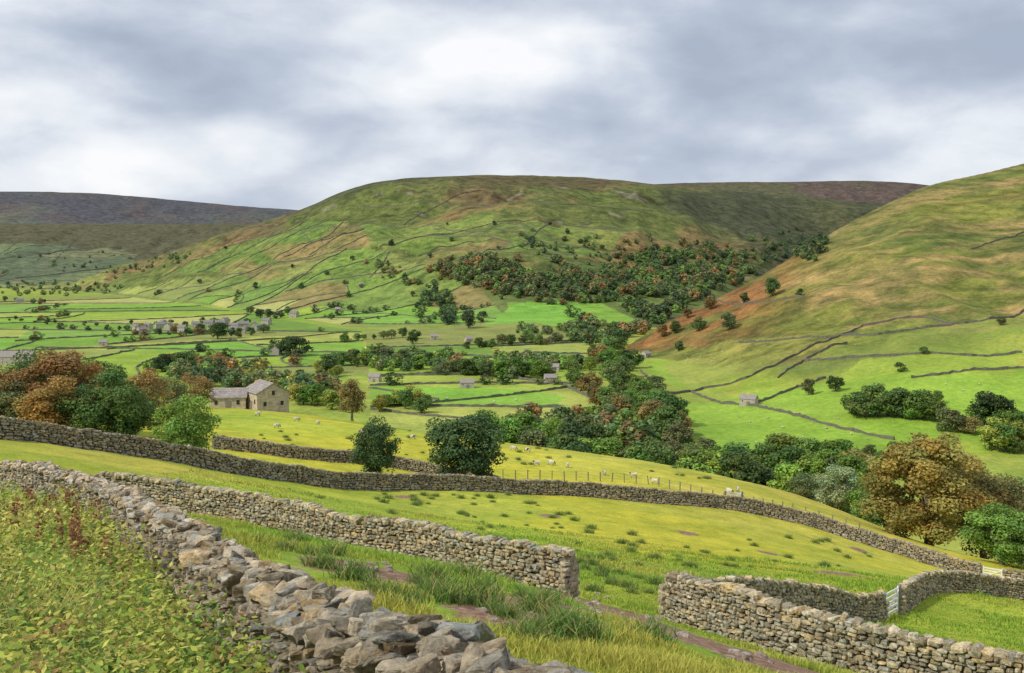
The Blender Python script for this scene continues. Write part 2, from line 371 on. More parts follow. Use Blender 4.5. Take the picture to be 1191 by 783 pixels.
RO=np.where((am==3),np.clip((th-.05)/.25,0,1)*.75,RO)
def inpoly(X,Y,p):
    ins=np.zeros(X.shape,bool);k=len(p)
    for i in range(k):
        x1,y1=p[i][:2];x2,y2=p[(i+1)%k][:2]
        if y1==y2: continue
        c=((y1>Y)!=(y2>Y))&(X<(x2-x1)*(Y-y1)/(y2-y1)+x1); ins^=c
    return ins
XF=XX.ravel();YF=YY.ravel();CF=COL.reshape(-1,3)
def paint(p,c,w=1.):
    P_=np.array([q[:2] for q in p]); mn=P_.min(0);mx=P_.max(0)
    ix=np.where((XF>=mn[0])&(XF<=mx[0])&(YF>=mn[1])&(YF<=mx[1]))[0]
    if len(ix)==0:return
    m=ix[inpoly(XF[ix],YF[ix],P_)]
    CF[m]=CF[m]*(1-w)+np.array(c)*w
pal=[(.21,.38,.06),(.18,.33,.055),(.28,.40,.06),(.36,.41,.10),(.27,.33,.09),(.40,.42,.15),(.19,.39,.06),(.16,.28,.055),(.21,.36,.08),(.25,.28,.09)]
for p in CELLS:
    cy=sum(p)[1]/len(p); cx=sum(p)[0]/len(p)
    zc_=Hs(cx,cy); up=zc_>-62
    c=np.array(random.choice(pal)); w=.95
    if up: w=.75 if zc_<20 else .5; c=np.array(random.choice([(.19,.29,.075),(.15,.24,.065),(.26,.31,.10),(.27,.22,.10),(.17,.31,.07),(.22,.35,.08)]))
    if cy>3000: w=.6;c=np.array(random.choice([(.16,.24,.13),(.20,.27,.14),(.13,.19,.12),(.22,.25,.14)]))  # farthest fields: haze painted in as dull bluish greens
    elif cy>2200 and not up: c=c*.9+np.array([.01,.015,.02])  # slight blue haze added to the field colour
    paint(p,c,w)
def pp(l): return [P(*a) for a in l]
for l,c,w in [
 ([(560,378),(600,352),(672,351),(680,362),(660,374)],(.20,.42,.07),.9),
 ([(395,362),(470,356),(500,372),(430,380)],(.21,.39,.07),.8),
 ([(440,450),(600,450),(660,462),(640,474),(470,472)],(.22,.42,.06),.9),
 ([(400,438),(560,436),(655,448),(640,455),(430,448)],(.34,.41,.08),.8),
 ([(560,404),(690,398),(690,412),(600,412)],(.37,.41,.11),.8),
 ([(790,470),(900,452),(1191,430),(1191,500),(1080,520),(960,545),(830,520)],(.25,.41,.055),.85),
 ([(1000,420),(1180,412),(1180,440),(960,448)],(.28,.38,.06),.8),
 ([(1000,384),(1080,374),(1110,380),(1191,366),(1191,408),(1010,413),(940,418)],(.24,.30,.065),.6),
 ([(745,430),(790,452),(850,440),(860,425),(760,420)],(.24,.37,.055),.8),
 ([(830,398),(1000,392),(900,425),(800,450),(770,425)],(.31,.33,.085),.7),
 ([(500,212),(640,206),(720,214),(700,222),(560,218)],(.12,.085,.055),.6),
 ([(300,290),(420,270),(440,282),(330,312)],(.34,.24,.12),.45),
 ([(280,300),(330,318),(310,328),(250,312)],(.32,.22,.115),.45)]:
    paint(pp(l),c,w)
MUD=[];
for px,py,rr in [(425,661,1.9),(443,664,1.7),(402,658,1.1),(585,702,1.5),(605,716,1.6),(563,698,1.0),(672,697,2.1),(685,700,2.3),(700,706,2.3),(720,714,2.2),(740,720,2.1),(760,727,1.9),(782,734,1.9),(805,742,1.8),(830,750,1.8),(860,760,1.7),(890,768,1.7),(920,778,1.6),(950,788,1.6),(985,798,1.6),(645,703,1.3),(893,643,1.3),(985,668,2.1),(965,667,1.5),(730,574,1.2),(640,716,1.1),(640,600,1.3),(470,578,1.2),(560,640,1.0),(800,620,1.3),(1000,640,1.2),(350,590,1.0)]:
    x,y,_=P(px,py); MUD.append((x,y,rr))
def mudf(X,Y):
    m=np.zeros(np.shape(X))
    for x,y,rr in MUD: m=np.maximum(m,np.exp(-(((X-x)**2+((Y-y)*.8)**2)/(rr*rr))**1.3))
    return m
MU=mudf(XF,YF)*.70
nr,ncl=shp
idx=np.arange(nr*ncl).reshape(nr,ncl)
Q=np.stack([idx[:-1,:-1],idx[:-1,1:],idx[1:,1:],idx[1:,:-1]],-1).reshape(-1,4)
me=mk_mesh('ground',np.stack([XF,YF,ZZ.ravel()],1),Q,None,CF,True,[M_ground],None,{'mud':MU,'rough':RO.ravel()})
obj('ground',me,kind='structure',label='rolling green dale of pasture, valley floor and moor')
# ---------------------------------------------------------------- dry stone walls
def rocktmpl(nseg):
    g=np.linspace(-1,1,nseg+1); key={};V=[];Q=[]
    def vid(p):
        k=tuple(np.round(p,5))
        if k not in key: key[k]=len(V);V.append(p)
        return key[k]
    for ax in range(3):
        for sg in(-1,1):
            for i in range(nseg):
                for j in range(nseg):
                    q=[]
                    for a,b in((i,j),(i+1,j),(i+1,j+1),(i,j+1)):
                        p=[0,0,0];p[ax]=sg;p[(ax+1)%3]=g[a];p[(ax+2)%3]=g[b];q.append(vid(tuple(p)))
                    if sg<0:q=q[::-1]
                    Q.append(q)
    V=np.array(V,float)
    e=6. if nseg==2 else 9.
    r=(np.abs(V)**e).sum(1)**(1/e)
    V=V/r[:,None]
    return V,np.array(Q)
TM={k:rocktmpl(k) for k in(2,4,6)}
def stones(buf,cen,half,t,nrm,up,tm,col,ncut=5,jit=.05):
    V,Q=TM[tm]; n=len(cen)
    v=np.tile(V,(n,1,1))
    for k in range(ncut):
        d=rng.normal(size=(n,1,3)); d/=np.linalg.norm(d,axis=2,keepdims=True)
        off=rng.uniform(.66,1.15,(n,1,1))
        s=np.maximum((v*d).sum(2,keepdims=True)-off,0); v=v-s*d
    if tm>2:
        o1=rng.uniform(0,200,(n,1)); a_=v[...,0]+o1; b_=v[...,1]*.9+v[...,2]*1.3+o1
        dsp=(fbm(a_*1.6,b_*1.6,2,70))*.16+(fbm(a_*6,b_*6,2,71))*.18
        v=v*(1+dsp[...,None])
    elif jit: v=v+rng.normal(size=v.shape)*jit
    v=v*half[:,None,:]
    w=v[...,0:1]*t[:,None,:]+v[...,1:2]*nrm[:,None,:]+v[...,2:3]*up[:,None,:]+cen[:,None,:]
    q=(Q[None]+(np.arange(n)*len(V))[:,None,None]).reshape(-1,4)
    c=np.repeat(col,len(V),0)
    buf.add(w.reshape(-1,3),q,None,c)
def catmull(p,m=12):
    p=np.array(p,float); p=np.concatenate([[2*p[0]-p[1]],p,[2*p[-1]-p[-2]]]); o=[]
    for i in range(1,len(p)-2):
        for t in np.linspace(0,1,m,endpoint=False):
            a,b,c,d=p[i-1:i+3]; o.append(.5*((2*b)+(-a+c)*t+(2*a-5*b+4*c-d)*t*t+(-a+3*b-3*c+d)*t**3))
    o.append(p[-2]); return np.array(o)
def wall_near(label,path,height=1.25,thick=.55,ch=.14,sw=.3,tm=2,cope=(.14,.26),base=(.25,.215,.155),lod=None,group='dry stone field walls',name='dry_stone_wall',ragged=0.):
    pt=catmull(path); seg=np.linalg.norm(np.diff(pt,axis=0),axis=1); S=np.concatenate([[0],np.cumsum(seg)]); Lg=S[-1]
    fs=np.arange(0,Lg+.25,.25); fx=np.interp(fs,S,pt[:,0]);fy=np.interp(fs,S,pt[:,1]);fz=H(fx,fy)
    k=np.ones(7)/7; fz=np.convolve(np.pad(fz,3,'edge'),k,'valid')
    wob=1+(.12+ragged*.7)*fbm(fs*.55,fs*0,3,40)*2
    hx=np.gradient(fx);hy=np.gradient(fy);hz=np.gradient(fz)
    def at(s):
        x=np.interp(s,fs,fx);y=np.interp(s,fs,fy);z=np.interp(s,fs,fz);hh=height*np.interp(s,fs,wob)
        t=np.stack([np.interp(s,fs,hx),np.interp(s,fs,hy),np.interp(s,fs,hz)],1);t/=np.linalg.norm(t,axis=1,keepdims=True)
        nn=np.stack([-t[:,1],t[:,0],0*t[:,0]],1);nn/=np.linalg.norm(nn,axis=1,keepdims=True); up=np.cross(t,nn); up=up*np.sign(up[:,2:3])
        return np.stack([x,y,z],1),t,nn,up,hh
    buf=Buf()
    s=fs;p,t,nn,up,hh=at(s)
    z1=np.array([0,0,1.])
    w0=thick*.34;w1=thick*.18
    a=p+nn*w0-z1*.3;b=p-nn*w0-z1*.3;c=p-nn*w1+z1*(hh*.90)[:,None];d=p+nn*w1+z1*(hh*.90)[:,None]
    n_=len(s);V=np.concatenate([a,b,c,d]);Qs=[]
    for i in range(n_-1):
        for k1,k2 in((0,3),(3,2),(2,1)):
            Qs.append((k1*n_+i,k2*n_+i,k2*n_+i+1,k1*n_+i+1))
    buf.add(V,Qs,None,np.array([.03,.027,.02]))
    cen=[];half=[];ts=[];ns=[];ups=[];cols=[]
    tint=np.array([[1,.1,-1.3]])
    for side in(-1,1):
        zz=-.05
        for kc in range(40):
            chh=ch*rng.uniform(.75,1.25)
            s=[];x=-sw*rng.random();ws=[]
            while x<Lg:
                w=sw*rng.uniform(.4,1.7)*(1.25 if kc<2 else 1); s.append(x+w/2);ws.append(w);x+=w
            s=np.array(s);ws=np.array(ws);ok=(s>0)&(s<Lg);s=s[ok];ws=ws[ok]
            p,t,nn,up,hh=at(s); m=len(s)
            zc=zz+chh/2; fr=zc/height; sc=hh/height
            dep=rng.uniform(.11,.17,m)
            off=thick/2*(1-.35*fr)-dep+rng.normal(size=m)*(.022+ragged*.17)
            cz=p+nn*(side*off)[:,None]+z1*(zc*sc+rng.normal(size=m)*(.014+ragged*.07))[:,None]
            cen.append(cz)
            tl=rng.normal(size=m)*(.06+ragged*1.1)
            half.append(np.stack([ws/2*rng.uniform(.88,1.02,m),dep,chh/2*rng.uniform(.78,1.22,m)],1))
            ts.append(t*np.cos(tl)[:,None]+up*np.sin(tl)[:,None]);ns.append(nn);ups.append(-t*np.sin(tl)[:,None]+up*np.cos(tl)[:,None])
            br=rng.uniform(.5,1.45,m);cl=np.array(base)*br[:,None]*(1+rng.normal(size=(m,1))*.08*tint)
            cols.append(cl); zz+=chh
            if zz>height-cope[0]*.4: break
    for rep in range(5 if ragged else 1):
        s=[];x=0;ws=[]
        while x<Lg:
            w=rng.uniform(.4,1.8)*cope[1]; s.append(x+w/2);ws.append(w);x+=w*(.88 if rep<3 else 1.5)
        s=np.array(s);ws=np.array(ws);p,t,nn,up,hh=at(s);m=len(s)
        hc=cope[0]*rng.uniform(.5,1.35,m)*(1 if not rep else .85)
        if ragged:
            lat=[-.17,.17,0,-.07,.09][rep]+rng.normal(size=m)*.055; zo=[0,0,.045,.085,.085][rep]; dp=rng.uniform(.06,.13,m)
        else: lat=rng.normal(size=m)*.035; zo=0; dp=thick*.36*rng.uniform(.6,1.25,m)
        cz=p+z1*(hh-cope[0]*.1+rng.normal(size=m)*(.03 if not ragged else .022)+zo)[:,None]+nn*np.asarray(lat)[:,None]
        tl=rng.normal(size=m)*(.28 if not ragged else .27)
        t2=t*np.cos(tl)[:,None]+up*np.sin(tl)[:,None];u2=-t*np.sin(tl)[:,None]+up*np.cos(tl)[:,None]
        yaw=rng.normal(size=m)*(.2+ragged*5); t3=t2*np.cos(yaw)[:,None]+nn*np.sin(yaw)[:,None];n3_=-t2*np.sin(yaw)[:,None]+nn*np.cos(yaw)[:,None]
        if ragged:
            rl=rng.normal(size=m)*.27; a2=n3_*np.cos(rl)[:,None]+u2*np.sin(rl)[:,None]; u2=-n3_*np.sin(rl)[:,None]+u2*np.cos(rl)[:,None]; n3_=a2
        cen.append(cz);half.append(np.stack([ws/2*1.03,dp,hc*(.8 if not ragged else .6)],1));ts.append(t3);ns.append(n3_);ups.append(u2)
        cols.append(np.array(base)*1.15*rng.uniform(.5,1.45,m)[:,None]*(1+rng.normal(size=(m,1))*.08*tint))
    cen=np.concatenate(cen);half=np.concatenate(half);ts=np.concatenate(ts);ns=np.concatenate(ns);ups=np.concatenate(ups);cols=np.concatenate(cols)
    for e in (0,Lg):
        p,t,nn,up,hh=at(np.array([e])); zz=0;ce=[];he=[]
        while zz<height:
            for sd in(-.28,.0,.28):
                if abs(sd)*thick*1.4>thick/2*(1-.3*zz/height): continue
                ce.append(p[0]+nn[0]*sd*thick*1.2+z1*(zz+.08)+t[0]*rng.normal()*.02);he.append((.14,.13*thick/.5,.085))
            zz+=.155
        m=len(ce);cen=np.concatenate([cen,ce]);half=np.concatenate([half,he]);ts=np.concatenate([ts,np.tile(t,(m,1))]);ns=np.concatenate([ns,np.tile(nn,(m,1))]);ups=np.concatenate([ups,np.tile(up,(m,1))])
        cols=np.concatenate([cols,np.array(base)*rng.uniform(.8,1.4,m)[:,None]*np.ones((m,3))])
    dist=np.linalg.norm(cen[:,:2],axis=1)
    if lod: lv=np.where(dist<lod[0],6,np.where(dist<lod[1],4,2))
    else: lv=np.full(len(cen),tm)
    for l in(2,4,6):
        mk=lv==l
        if mk.any(): stones(buf,cen[mk],half[mk],ts[mk],ns[mk],ups[mk],l,cols[mk],8 if l>2 else 4,.045)
    me=buf.mesh(name,[M_stone],False)
    return obj(name,me,label=label,cat='stone wall',group=group)
def XY(l): return [((px-CX)/F*Y,Y) for px,Y in l]
wallA=XY([(-90,43),(20,36),(100,27),(150,20),(215,14.5),(270,11),(330,9),(392,7.2),(443,6),(515,5),(600,4.3),(740,3.4),(1000,2.4)])
wall_near('rugged grey limestone wall with tumbled coping stones beside tall weeds',wallA,.99,.60,.068,.14,cope=(.075,.125),lod=(9,18),base=(.40,.34,.25),ragged=.09)
wall_near('mossy dry stone wall crossing pasture and ending in a squared head',XY([(120,50.5),(175,50),(300,46),(400,41),(500,37.5),(560,35),(664,32.5)]),1.3,.6,.105,.22,cope=(.12,.19),base=(.38,.325,.215))
wall_near('tall dry stone wall with squared end beside muddy track',XY([(779,34),(850,31),(940,28.5),(1040,26.5),(1191,24.5),(1330,23.3)]),1.38,.6,.105,.22,cope=(.12,.19),base=(.41,.35,.24))
wall_near('dry stone wall branching off down to a field gate',XY([(812,35.5),(850,38.5),(900,42),(960,47),(1026,51)]),1.22,.55,.13,.26,cope=(.12,.2),base=(.38,.32,.215))
wall_near('dry stone wall running from a gate to the lane corner',XY([(1046,53),(1070,57.5),(1095,61.5),(1140,64),(1191,66),(1300,68)]),1.15,.55,.13,.26,cope=(.12,.22),base=(.38,.32,.215))
wall_near('long dry stone wall winding along the foot of the sunlit pasture',XY([(-60,73),(0,75),(60,78),(130,81),(200,84),(260,87),(330,91),(400,95),(460,99),(530,103),(600,106),(680,109),(760,111),(840,113.5),(900,115),(950,115),(1000,113),(1050,111),(1100,108),(1140,106)]),1.4,.6,.17,.4,base=(.28,.235,.165))
wall_near('short dry stone wall above the sheep pasture by two round trees',XY([(248,108),(330,110),(400,113),(480,116),(572,112),(576,105)]),1.2,.55,.17,.4,base=(.28,.235,.165))
wall_near('low dry stone wall beyond the lane gate',XY([(1168,105),(1230,103),(1300,101)]),1.25,.55,.17,.4,base=(.28,.235,.165))
def farwall(pts,label='distant grey field wall dividing green pastures',hgt=1.3,th=.6):
    pts=np.array(pts,float)[:,:2]; seg=np.linalg.norm(np.diff(pts,axis=0),axis=1);S=np.concatenate([[0],np.cumsum(seg)])
    step=max(3.,S[-1]/60); s=np.arange(0,S[-1]+step*.5,step); x=np.interp(s,S,pts[:,0]);y=np.interp(s,S,pts[:,1]);
    tx=np.gradient(x);ty=np.gradient(y);l=np.hypot(tx,ty)+1e-9;nx=-ty/l;ny=tx/l
    w=rng.normal(size=len(s))*.4; x=x+nx*w;y=y+ny*w
    z=H(x,y);hh=hgt*rng.uniform(.6,1.25,len(s))
    a=np.stack([x+nx*th/2,y+ny*th/2,z-1.0],1);b=np.stack([x-nx*th/2,y-ny*th/2,z-1.0],1)
    c=np.stack([x-nx*th/3,y-ny*th/3,z+hh],1);d=np.stack([x+nx*th/3,y+ny*th/3,z+hh],1)
    k=len(s);V=np.concatenate([a,b,c,d]);Qs=[]
    for i in range(k-1):
        for k1,k2 in((0,3),(3,2),(2,1)): Qs.append((k1*k+i,k2*k+i,k2*k+i+1,k1*k+i+1))
    me=mk_mesh('field_wall',V,Qs,None,None,False,[M_farwall])
    return obj('field_wall',me,label=label,cat='stone wall',group='field walls across the dale')
for a,b in CUTS:
    m_=(a+b)/2; nn=np.array([-(b-a)[1],(b-a)[0]])*random.uniform(-.12,.12); hill_=Hs(m_[0],m_[1])>-60
    farwall([a,(a+m_)/2+nn*.75,m_+nn,(b+m_)/2+nn*.75,b],hgt=1.7 if hill_ else 1.3,th=1.1 if hill_ else .7)
tr_w=[
 [(775,460),(820,452),(870,440),(920,416),(960,398),(1000,381),(1040,372),(1080,370),(1110,377)],
 [(1110,377),(1150,372),(1191,362),(1240,352)],
 [(860,399),(900,397),(960,393),(1020,390),(1110,378)],
 [(800,455),(840,470),(872,472),(925,452),(960,440)],
 [(935,420),(1010,415),(1100,412),(1191,410)],
 [(872,472),(920,482),(980,500),(1040,512)],
 [(905,440),(935,420),(985,400)],
 [(1060,440),(1120,432),(1191,428)],
 [(745,432),(775,460),(800,495)],
 [(830,350),(880,352),(935,345)],
 [(1130,290),(1160,280),(1191,270)],
 [(180,338),(260,322),(330,305),(420,290)],
 [(350,268),(420,262),(500,262),(560,270)],
 [(420,240),(480,236),(560,240),(650,238),(760,246)],
 [(470,262),(490,248),(530,228),(560,222)],
 [(560,270),(640,285),(720,292)],
 [(300,262),(350,268),(380,290)],
 [(20,300),(80,292),(140,296),(200,290)],
 [(0,275),(60,270),(130,275)],
 [(60,310),(75,292),(90,276)],
 [(430,437),(560,436),(655,448)],[(470,472),(600,474),(650,474)],[(655,448),(690,465)],
 [(500,425),(600,412),(690,412)],[(560,404),(690,398)],
]
for i,l in enumerate(tr_w): farwall(pp(l),hgt=1.4 if i<11 else 1.6,th=.8 if i<11 else 1.0,label='dry stone boundary wall climbing the grassy fellside')
# ---------------------------------------------------------------- trees
def crown_buf(seed,n,leaf,cw=.36,chh=.40,cz=.58,ncl=45,clr=(.09,.16),cone=0.):
    r=np.random.default_rng(seed)
    d=r.normal(size=(ncl,3));d/=np.linalg.norm(d,axis=1,keepdims=True)
    rad=r.uniform(.35,1,ncl)**.5
    cc=d*rad[:,None]*np.array([cw,cw,chh])*r.uniform(.8,1.08,(ncl,1))
    if cone: cc[:,:2]*=(1-cone*(cc[:,2:3]/chh*.5+.5))
    cr=r.uniform(*clr,ncl)*(1-.2*rad)
    if cone: cr*=(1-cone*.5*(cc[:,2]/chh*.5+.5))
    k=r.choice(ncl,n,p=cr**2/np.sum(cr**2))
    dd=r.normal(size=(n,3));dd[:,2]+=.35;dd/=np.linalg.norm(dd,axis=1,keepdims=True)
    rr=cr[k]*r.uniform(.6,1.2,n)
    pos=cc[k]+dd*rr[:,None]*np.array([1.1,1.1,.85])+np.array([0,0,cz])
    nor=dd+r.normal(size=(n,3))*.5+np.array([0,0,.35]);nor/=np.linalg.norm(nor,axis=1,keepdims=True)
    a=np.cross(nor,r.normal(size=(n,3)));a/=np.linalg.norm(a,axis=1,keepdims=True)+1e-9;b=np.cross(nor,a)
    s=leaf*r.uniform(.6,1.4,n)[:,None]
    V=np.stack([pos-a*s,pos-b*s*.6+a*s*.1,pos+a*s,pos+b*s*.65],1)
    cb=r.uniform(.75,1.3,ncl)[k]*r.uniform(.7,1.35,n)
    hue=r.normal(size=n)*.08+(r.normal(size=ncl)*.09)[k]
    col=np.stack([cb*(1+hue),cb,cb*(1-hue*.5)],1)
    Q=np.arange(4*n).reshape(-1,4)
    return V.reshape(-1,3),Q,np.repeat(col,4,0),cc+np.array([0,0,cz])
def trunk_buf(seed,cc,base=.03,fork=.3,lean=.02,nl=9):
    r=np.random.default_rng(seed+99);b=Buf();c=np.array([1,1,1.])
    p=np.array([0,0,-.03]);rr=base*1.35
    pts=[p];rads=[rr]
    for i in range(6):
        z=(i+1)/6*.62; pts.append(np.array([lean*math.sin(i)+r.normal()*.008,r.normal()*.01,z])); rads.append(base*(1-.75*(i+1)/6))
    for i in range(6): b.tube(pts[i],pts[i+1],rads[i],rads[i+1],8,c)
    for j in r.choice(len(cc),min(nl,len(cc)),replace=False):
        t=cc[j]; s=pts[2+int(r.integers(0,3))]; m=(s+t)/2+np.array([0,0,-.03])+r.normal(size=3)*.015
        b.tube(s,m,base*.42,base*.28,6,c);b.tube(m,t,base*.28,base*.08,5,c)
        e=t+r.normal(size=3)*.06;b.tube(m,e,base*.18,base*.05,5,c)
    return b
KG={'g':(.125,.205,.058),'G':(.20,.32,.065),'y':(.36,.37,.08),'o':(.40,.25,.075),'b':(.31,.21,.08),'r':(.30,.17,.065),'p':(.30,.37,.19),'d':(.08,.135,.05),'n':(.17,.205,.08)}
WORD={'g':'dark green','G':'fresh green','y':'yellow-green','o':'orange autumn','b':'russet brown','r':'red-brown','p':'pale silvery green','d':'deep green','n':'olive green'}
HERO={}
def hero(seed,n,leaf,**k):
    key=(seed,n,leaf,tuple(sorted(k.items())))
    if key not in HERO:
        V,Q,c,cc=crown_buf(seed,n,leaf,**k); HERO[key]=(mk_mesh('crown',V,Q,None,c,False,[M_leaf]),trunk_buf(seed,cc).mesh('trunk',[M_bark],True))
    return HERO[key]
def hero_tree(loc,h,w,key,seed,n=9000,leaf=.017,label=None,group='trees around the near pastures',col=None,**k):
    cm,tm_=hero(seed,n,leaf,**k)
    e=obj('tree',None,loc=loc,rot=(0,0,rng.uniform(0,6.28)),scale=(h*w,h*w,h),label=label or WORD[key]+' broadleaf tree beside a stone wall',cat='tree',group=group)
    obj('trunk',tm_,parent=e); obj('crown',cm,parent=e,color=col or KG[key]); return e
for px,Y,h_,w_,k_,sd,n_,lab in [
 (437,103,6.1,1.05,'d',1,10000,'small round dark green tree beside dry stone wall'),
 (540,109,7.9,1.28,'d',2,14000,'broad dark green tree at wall corner by pasture'),
 (217,89,5.4,1.15,'G',3,10000,'bright green bushy tree behind winding wall'),
 (78,114,8.3,1.3,'r',4,10000,'red-brown autumn tree behind long stone wall'),
 (132,110,7.2,1.25,'g',5,10000,'dark green tree behind long stone wall'),
 (38,118,8.4,1.15,'g',6,8000,'mixed green and rust coloured tree by wall'),
 (-12,112,6.8,1.3,'b',7,8000,'orange-brown autumn shrub tree behind stone wall'),
 (58,108,5.4,1.7,'o',8,8000,'orange-leaved hawthorn bush behind stone wall'),
 (100,109,5.2,1.6,'g',28,8000,'dark green hawthorn bush behind stone wall'),
 (15,110,4.4,1.8,'n',31,7000,'olive green hawthorn bush behind stone wall'),
 (155,112,4.8,1.6,'g',32,7000,'dark green hawthorn bush behind stone wall'),
 (165,135,7.0,1.3,'b',9,7000,'russet brown tree behind green tree'),
 (110,150,8.5,1.3,'g',10,7000,'dark green tree near farm buildings'),
 (195,150,6.0,1.4,'n',11,6000,'olive brown tree on slope below barn'),
 (225,180,6.5,1.4,'b',33,6000,'russet brown bush beside stone outbuilding'),
 (1080,134,13.9,1.25,'o',12,30000,'large spreading golden-brown autumn sycamore'),
 (1145,142,13.4,1.15,'n',13,16000,'large olive and russet tree beside sycamore'),
 (1188,150,13.5,1.2,'g',14,12000,'tall dark green tree behind autumn sycamore'),
 (1165,119,6.6,1.5,'G',15,12000,'fresh green bushy ash tree by lane'),
 (1205,118,6.0,1.4,'p',16,9000,'pale green bush by the lane wall'),
 (1030,150,6.0,1.6,'g',19,8000,'dark green bush under the sycamore'),
 (978,160,7.0,1.35,'p',17,8000,'pale silvery green willow bush'),
 (1010,158,7.5,1.3,'G',18,7000,'fresh green bush below pasture'),
 (945,168,6.5,1.5,'n',29,7000,'olive green bush below pasture'),
 (410,200,8.4,1.0,'n',30,7000,'broad olive-brown larch below pasture'),
]:
    kk=dict(cz=.50,chh=.47) if Y>=105 and px<230 else {}
    if 'larch' in lab: kk=dict(cone=.55)
    if 'bush' in lab or 'shrub' in lab: kk=dict(cz=.46,chh=.46)
    if k_ in('d',) or 'bushy' in lab: kk=dict(cz=.52,chh=.44,ncl=55)
    col=None
    if 'larch' in lab: col=(.27,.22,.08)
    if n_==30000: kk=dict(cz=.50,chh=.45,cw=.42,ncl=95,clr=(.065,.125)); col=(.33,.27,.075)
    if n_==16000: kk=dict(cz=.50,chh=.46,cw=.38,ncl=60); col=(.18,.165,.062)
    hero_tree(PY(px,Y),h_,w_,k_,sd,n_,.0165 if n_<15000 else .0125,lab,col=col,**kk)
MIDT=[]
for i in range(7):
    cone=.55 if i==6 else 0.
    V,Q_,c,cc=crown_buf(50+i,2300,.033,cw=[.36,.42,.34,.40,.38,.44,.3][i],chh=.46,cz=.50,ncl=30,clr=(.11,.19),cone=cone)
    tb=trunk_buf(50+i,cc,nl=4)
    tv=np.concatenate(tb.V);tq=np.concatenate(tb.Q)
    me=mk_mesh('broadleaf_tree',np.concatenate([V,tv]),np.concatenate([Q_,tq+len(V)]),None,np.concatenate([c,np.ones((len(tv),3))]),False,[M_leaf,M_bark],np.concatenate([np.zeros(len(Q_)),np.ones(len(tq))]))
    MIDT.append(me)
NT=[0]
def mid_tree(loc,h,key,w=1.,label=None,group='trees scattered along the valley'):
    x,y,z=loc; NT[0]+=1
    base=np.array(KG[key])*rng.uniform(.65,1.25)*(1+rng.normal(size=3)*.07)
    if y>1100: base=base*.85+np.array([.013,.018,.024])  # aerial haze painted into the leaf colour of far trees
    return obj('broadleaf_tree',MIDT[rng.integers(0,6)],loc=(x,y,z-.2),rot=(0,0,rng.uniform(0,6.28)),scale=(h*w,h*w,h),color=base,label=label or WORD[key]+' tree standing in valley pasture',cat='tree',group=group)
def pick(s): return s[rng.integers(0,len(s))]
def row(x1,y1,x2,y2,n,h_,keys,jit=2.,w=1.15):
    for i in range(n):
        t=(i+rng.uniform(.1,.9))/n; px=x1+(x2-x1)*t;py=y1+(y2-y1)*t+rng.normal()*jit
        mid_tree(P(px,py,230),h_*rng.uniform(.55,1.25),pick(keys),w*rng.uniform(.85,1.3))
def rowY(x1,Y1,x2,Y2,n,h_,keys,jit=8,w=1.15):
    for i in range(n):
        t=(i+rng.uniform(.1,.9))/n; mid_tree(PY(x1+(x2-x1)*t,Y1+(Y2-Y1)*t+rng.normal()*jit),h_*rng.uniform(.7,1.2),pick(keys),w*rng.uniform(.85,1.25))
def inside_px(px,poly):
    return bool(inpoly(np.array([px[0]]),np.array([px[1]]),poly)[0])
def fillpts(poly,n):
    p=np.array(poly,float);mn=p.min(0);mx=p.max(0);o=[]
    while len(o)<n:
        a=(rng.uniform(mn[0],mx[0]),rng.uniform(mn[1],mx[1]))
        if inside_px(a,poly): o.append(a)
    return o
def fill(poly,n,h_,keys,w=1.15):
    for a in fillpts(poly,n): mid_tree(P(a[0],a[1],230),h_*rng.uniform(.6,1.25),pick(keys),w*rng.uniform(.85,1.25))
row(385,425,500,428,13,13,'ggGdn',1.5);row(500,433,640,441,16,12,'ggGGn',1.5);row(540,405,650,399,11,10,'ggn',1.2);row(318,411,350,413,4,15,'dgg')
row(150,388,310,390,14,9,'gdbgn',1.5);row(150,378,300,377,8,8,'gdng',1.5);row(178,428,228,432,7,12,'gdg');row(225,425,275,432,6,11,'bbyg');row(-5,372,60,376,7,6,'gdn')
row(60,378,150,386,9,6,'gdn');row(288,368,336,368,7,11,'dg');row(365,432,395,440,5,12,'ggy');row(440,474,500,476,8,10,'Ggy')
row(340,470,395,474,7,11,'ggGy');row(395,398,490,392,8,9,'gn',1.2);row(250,392,272,392,2,16,'d');row(0,352,60,350,4,9,'dg')
fill([(676,398),(722,382),(740,425),(770,470),(800,500),(795,535),(755,505),(725,470),(700,440)],56,13,'gGgnGnGdbg')
row(640,428,690,430,5,10,'gGn',1);row(660,440,735,500,11,12,'gGnb',2)
rowY(560,450,700,430,13,15,'gGGgdn');rowY(600,410,800,390,13,13,'gGgnb');rowY(690,350,840,320,15,13,'gGnGbg')
rowY(500,400,600,420,5,11,'gnb');rowY(475,300,505,300,3,8,'nb')
rowY(800,190,1010,183,20,8.0,'gGnGdgb',5);row(780,548,1000,572,24,12,'gGGgnbg',2)
row(985,482,1090,488,12,13,'gdG',1.5);row(938,458,942,458,1,15,'n');row(970,455,974,455,1,12,'d');row(1046,434,1050,434,1,8,'g')
row(1095,502,1135,505,3,9,'bGn');row(1140,495,1191,503,7,14,'gdG');row(1145,520,1195,528,5,12,'dgy')
row(893,545,990,548,9,12,'gdG');row(1000,530,1050,540,3,7,'gn')
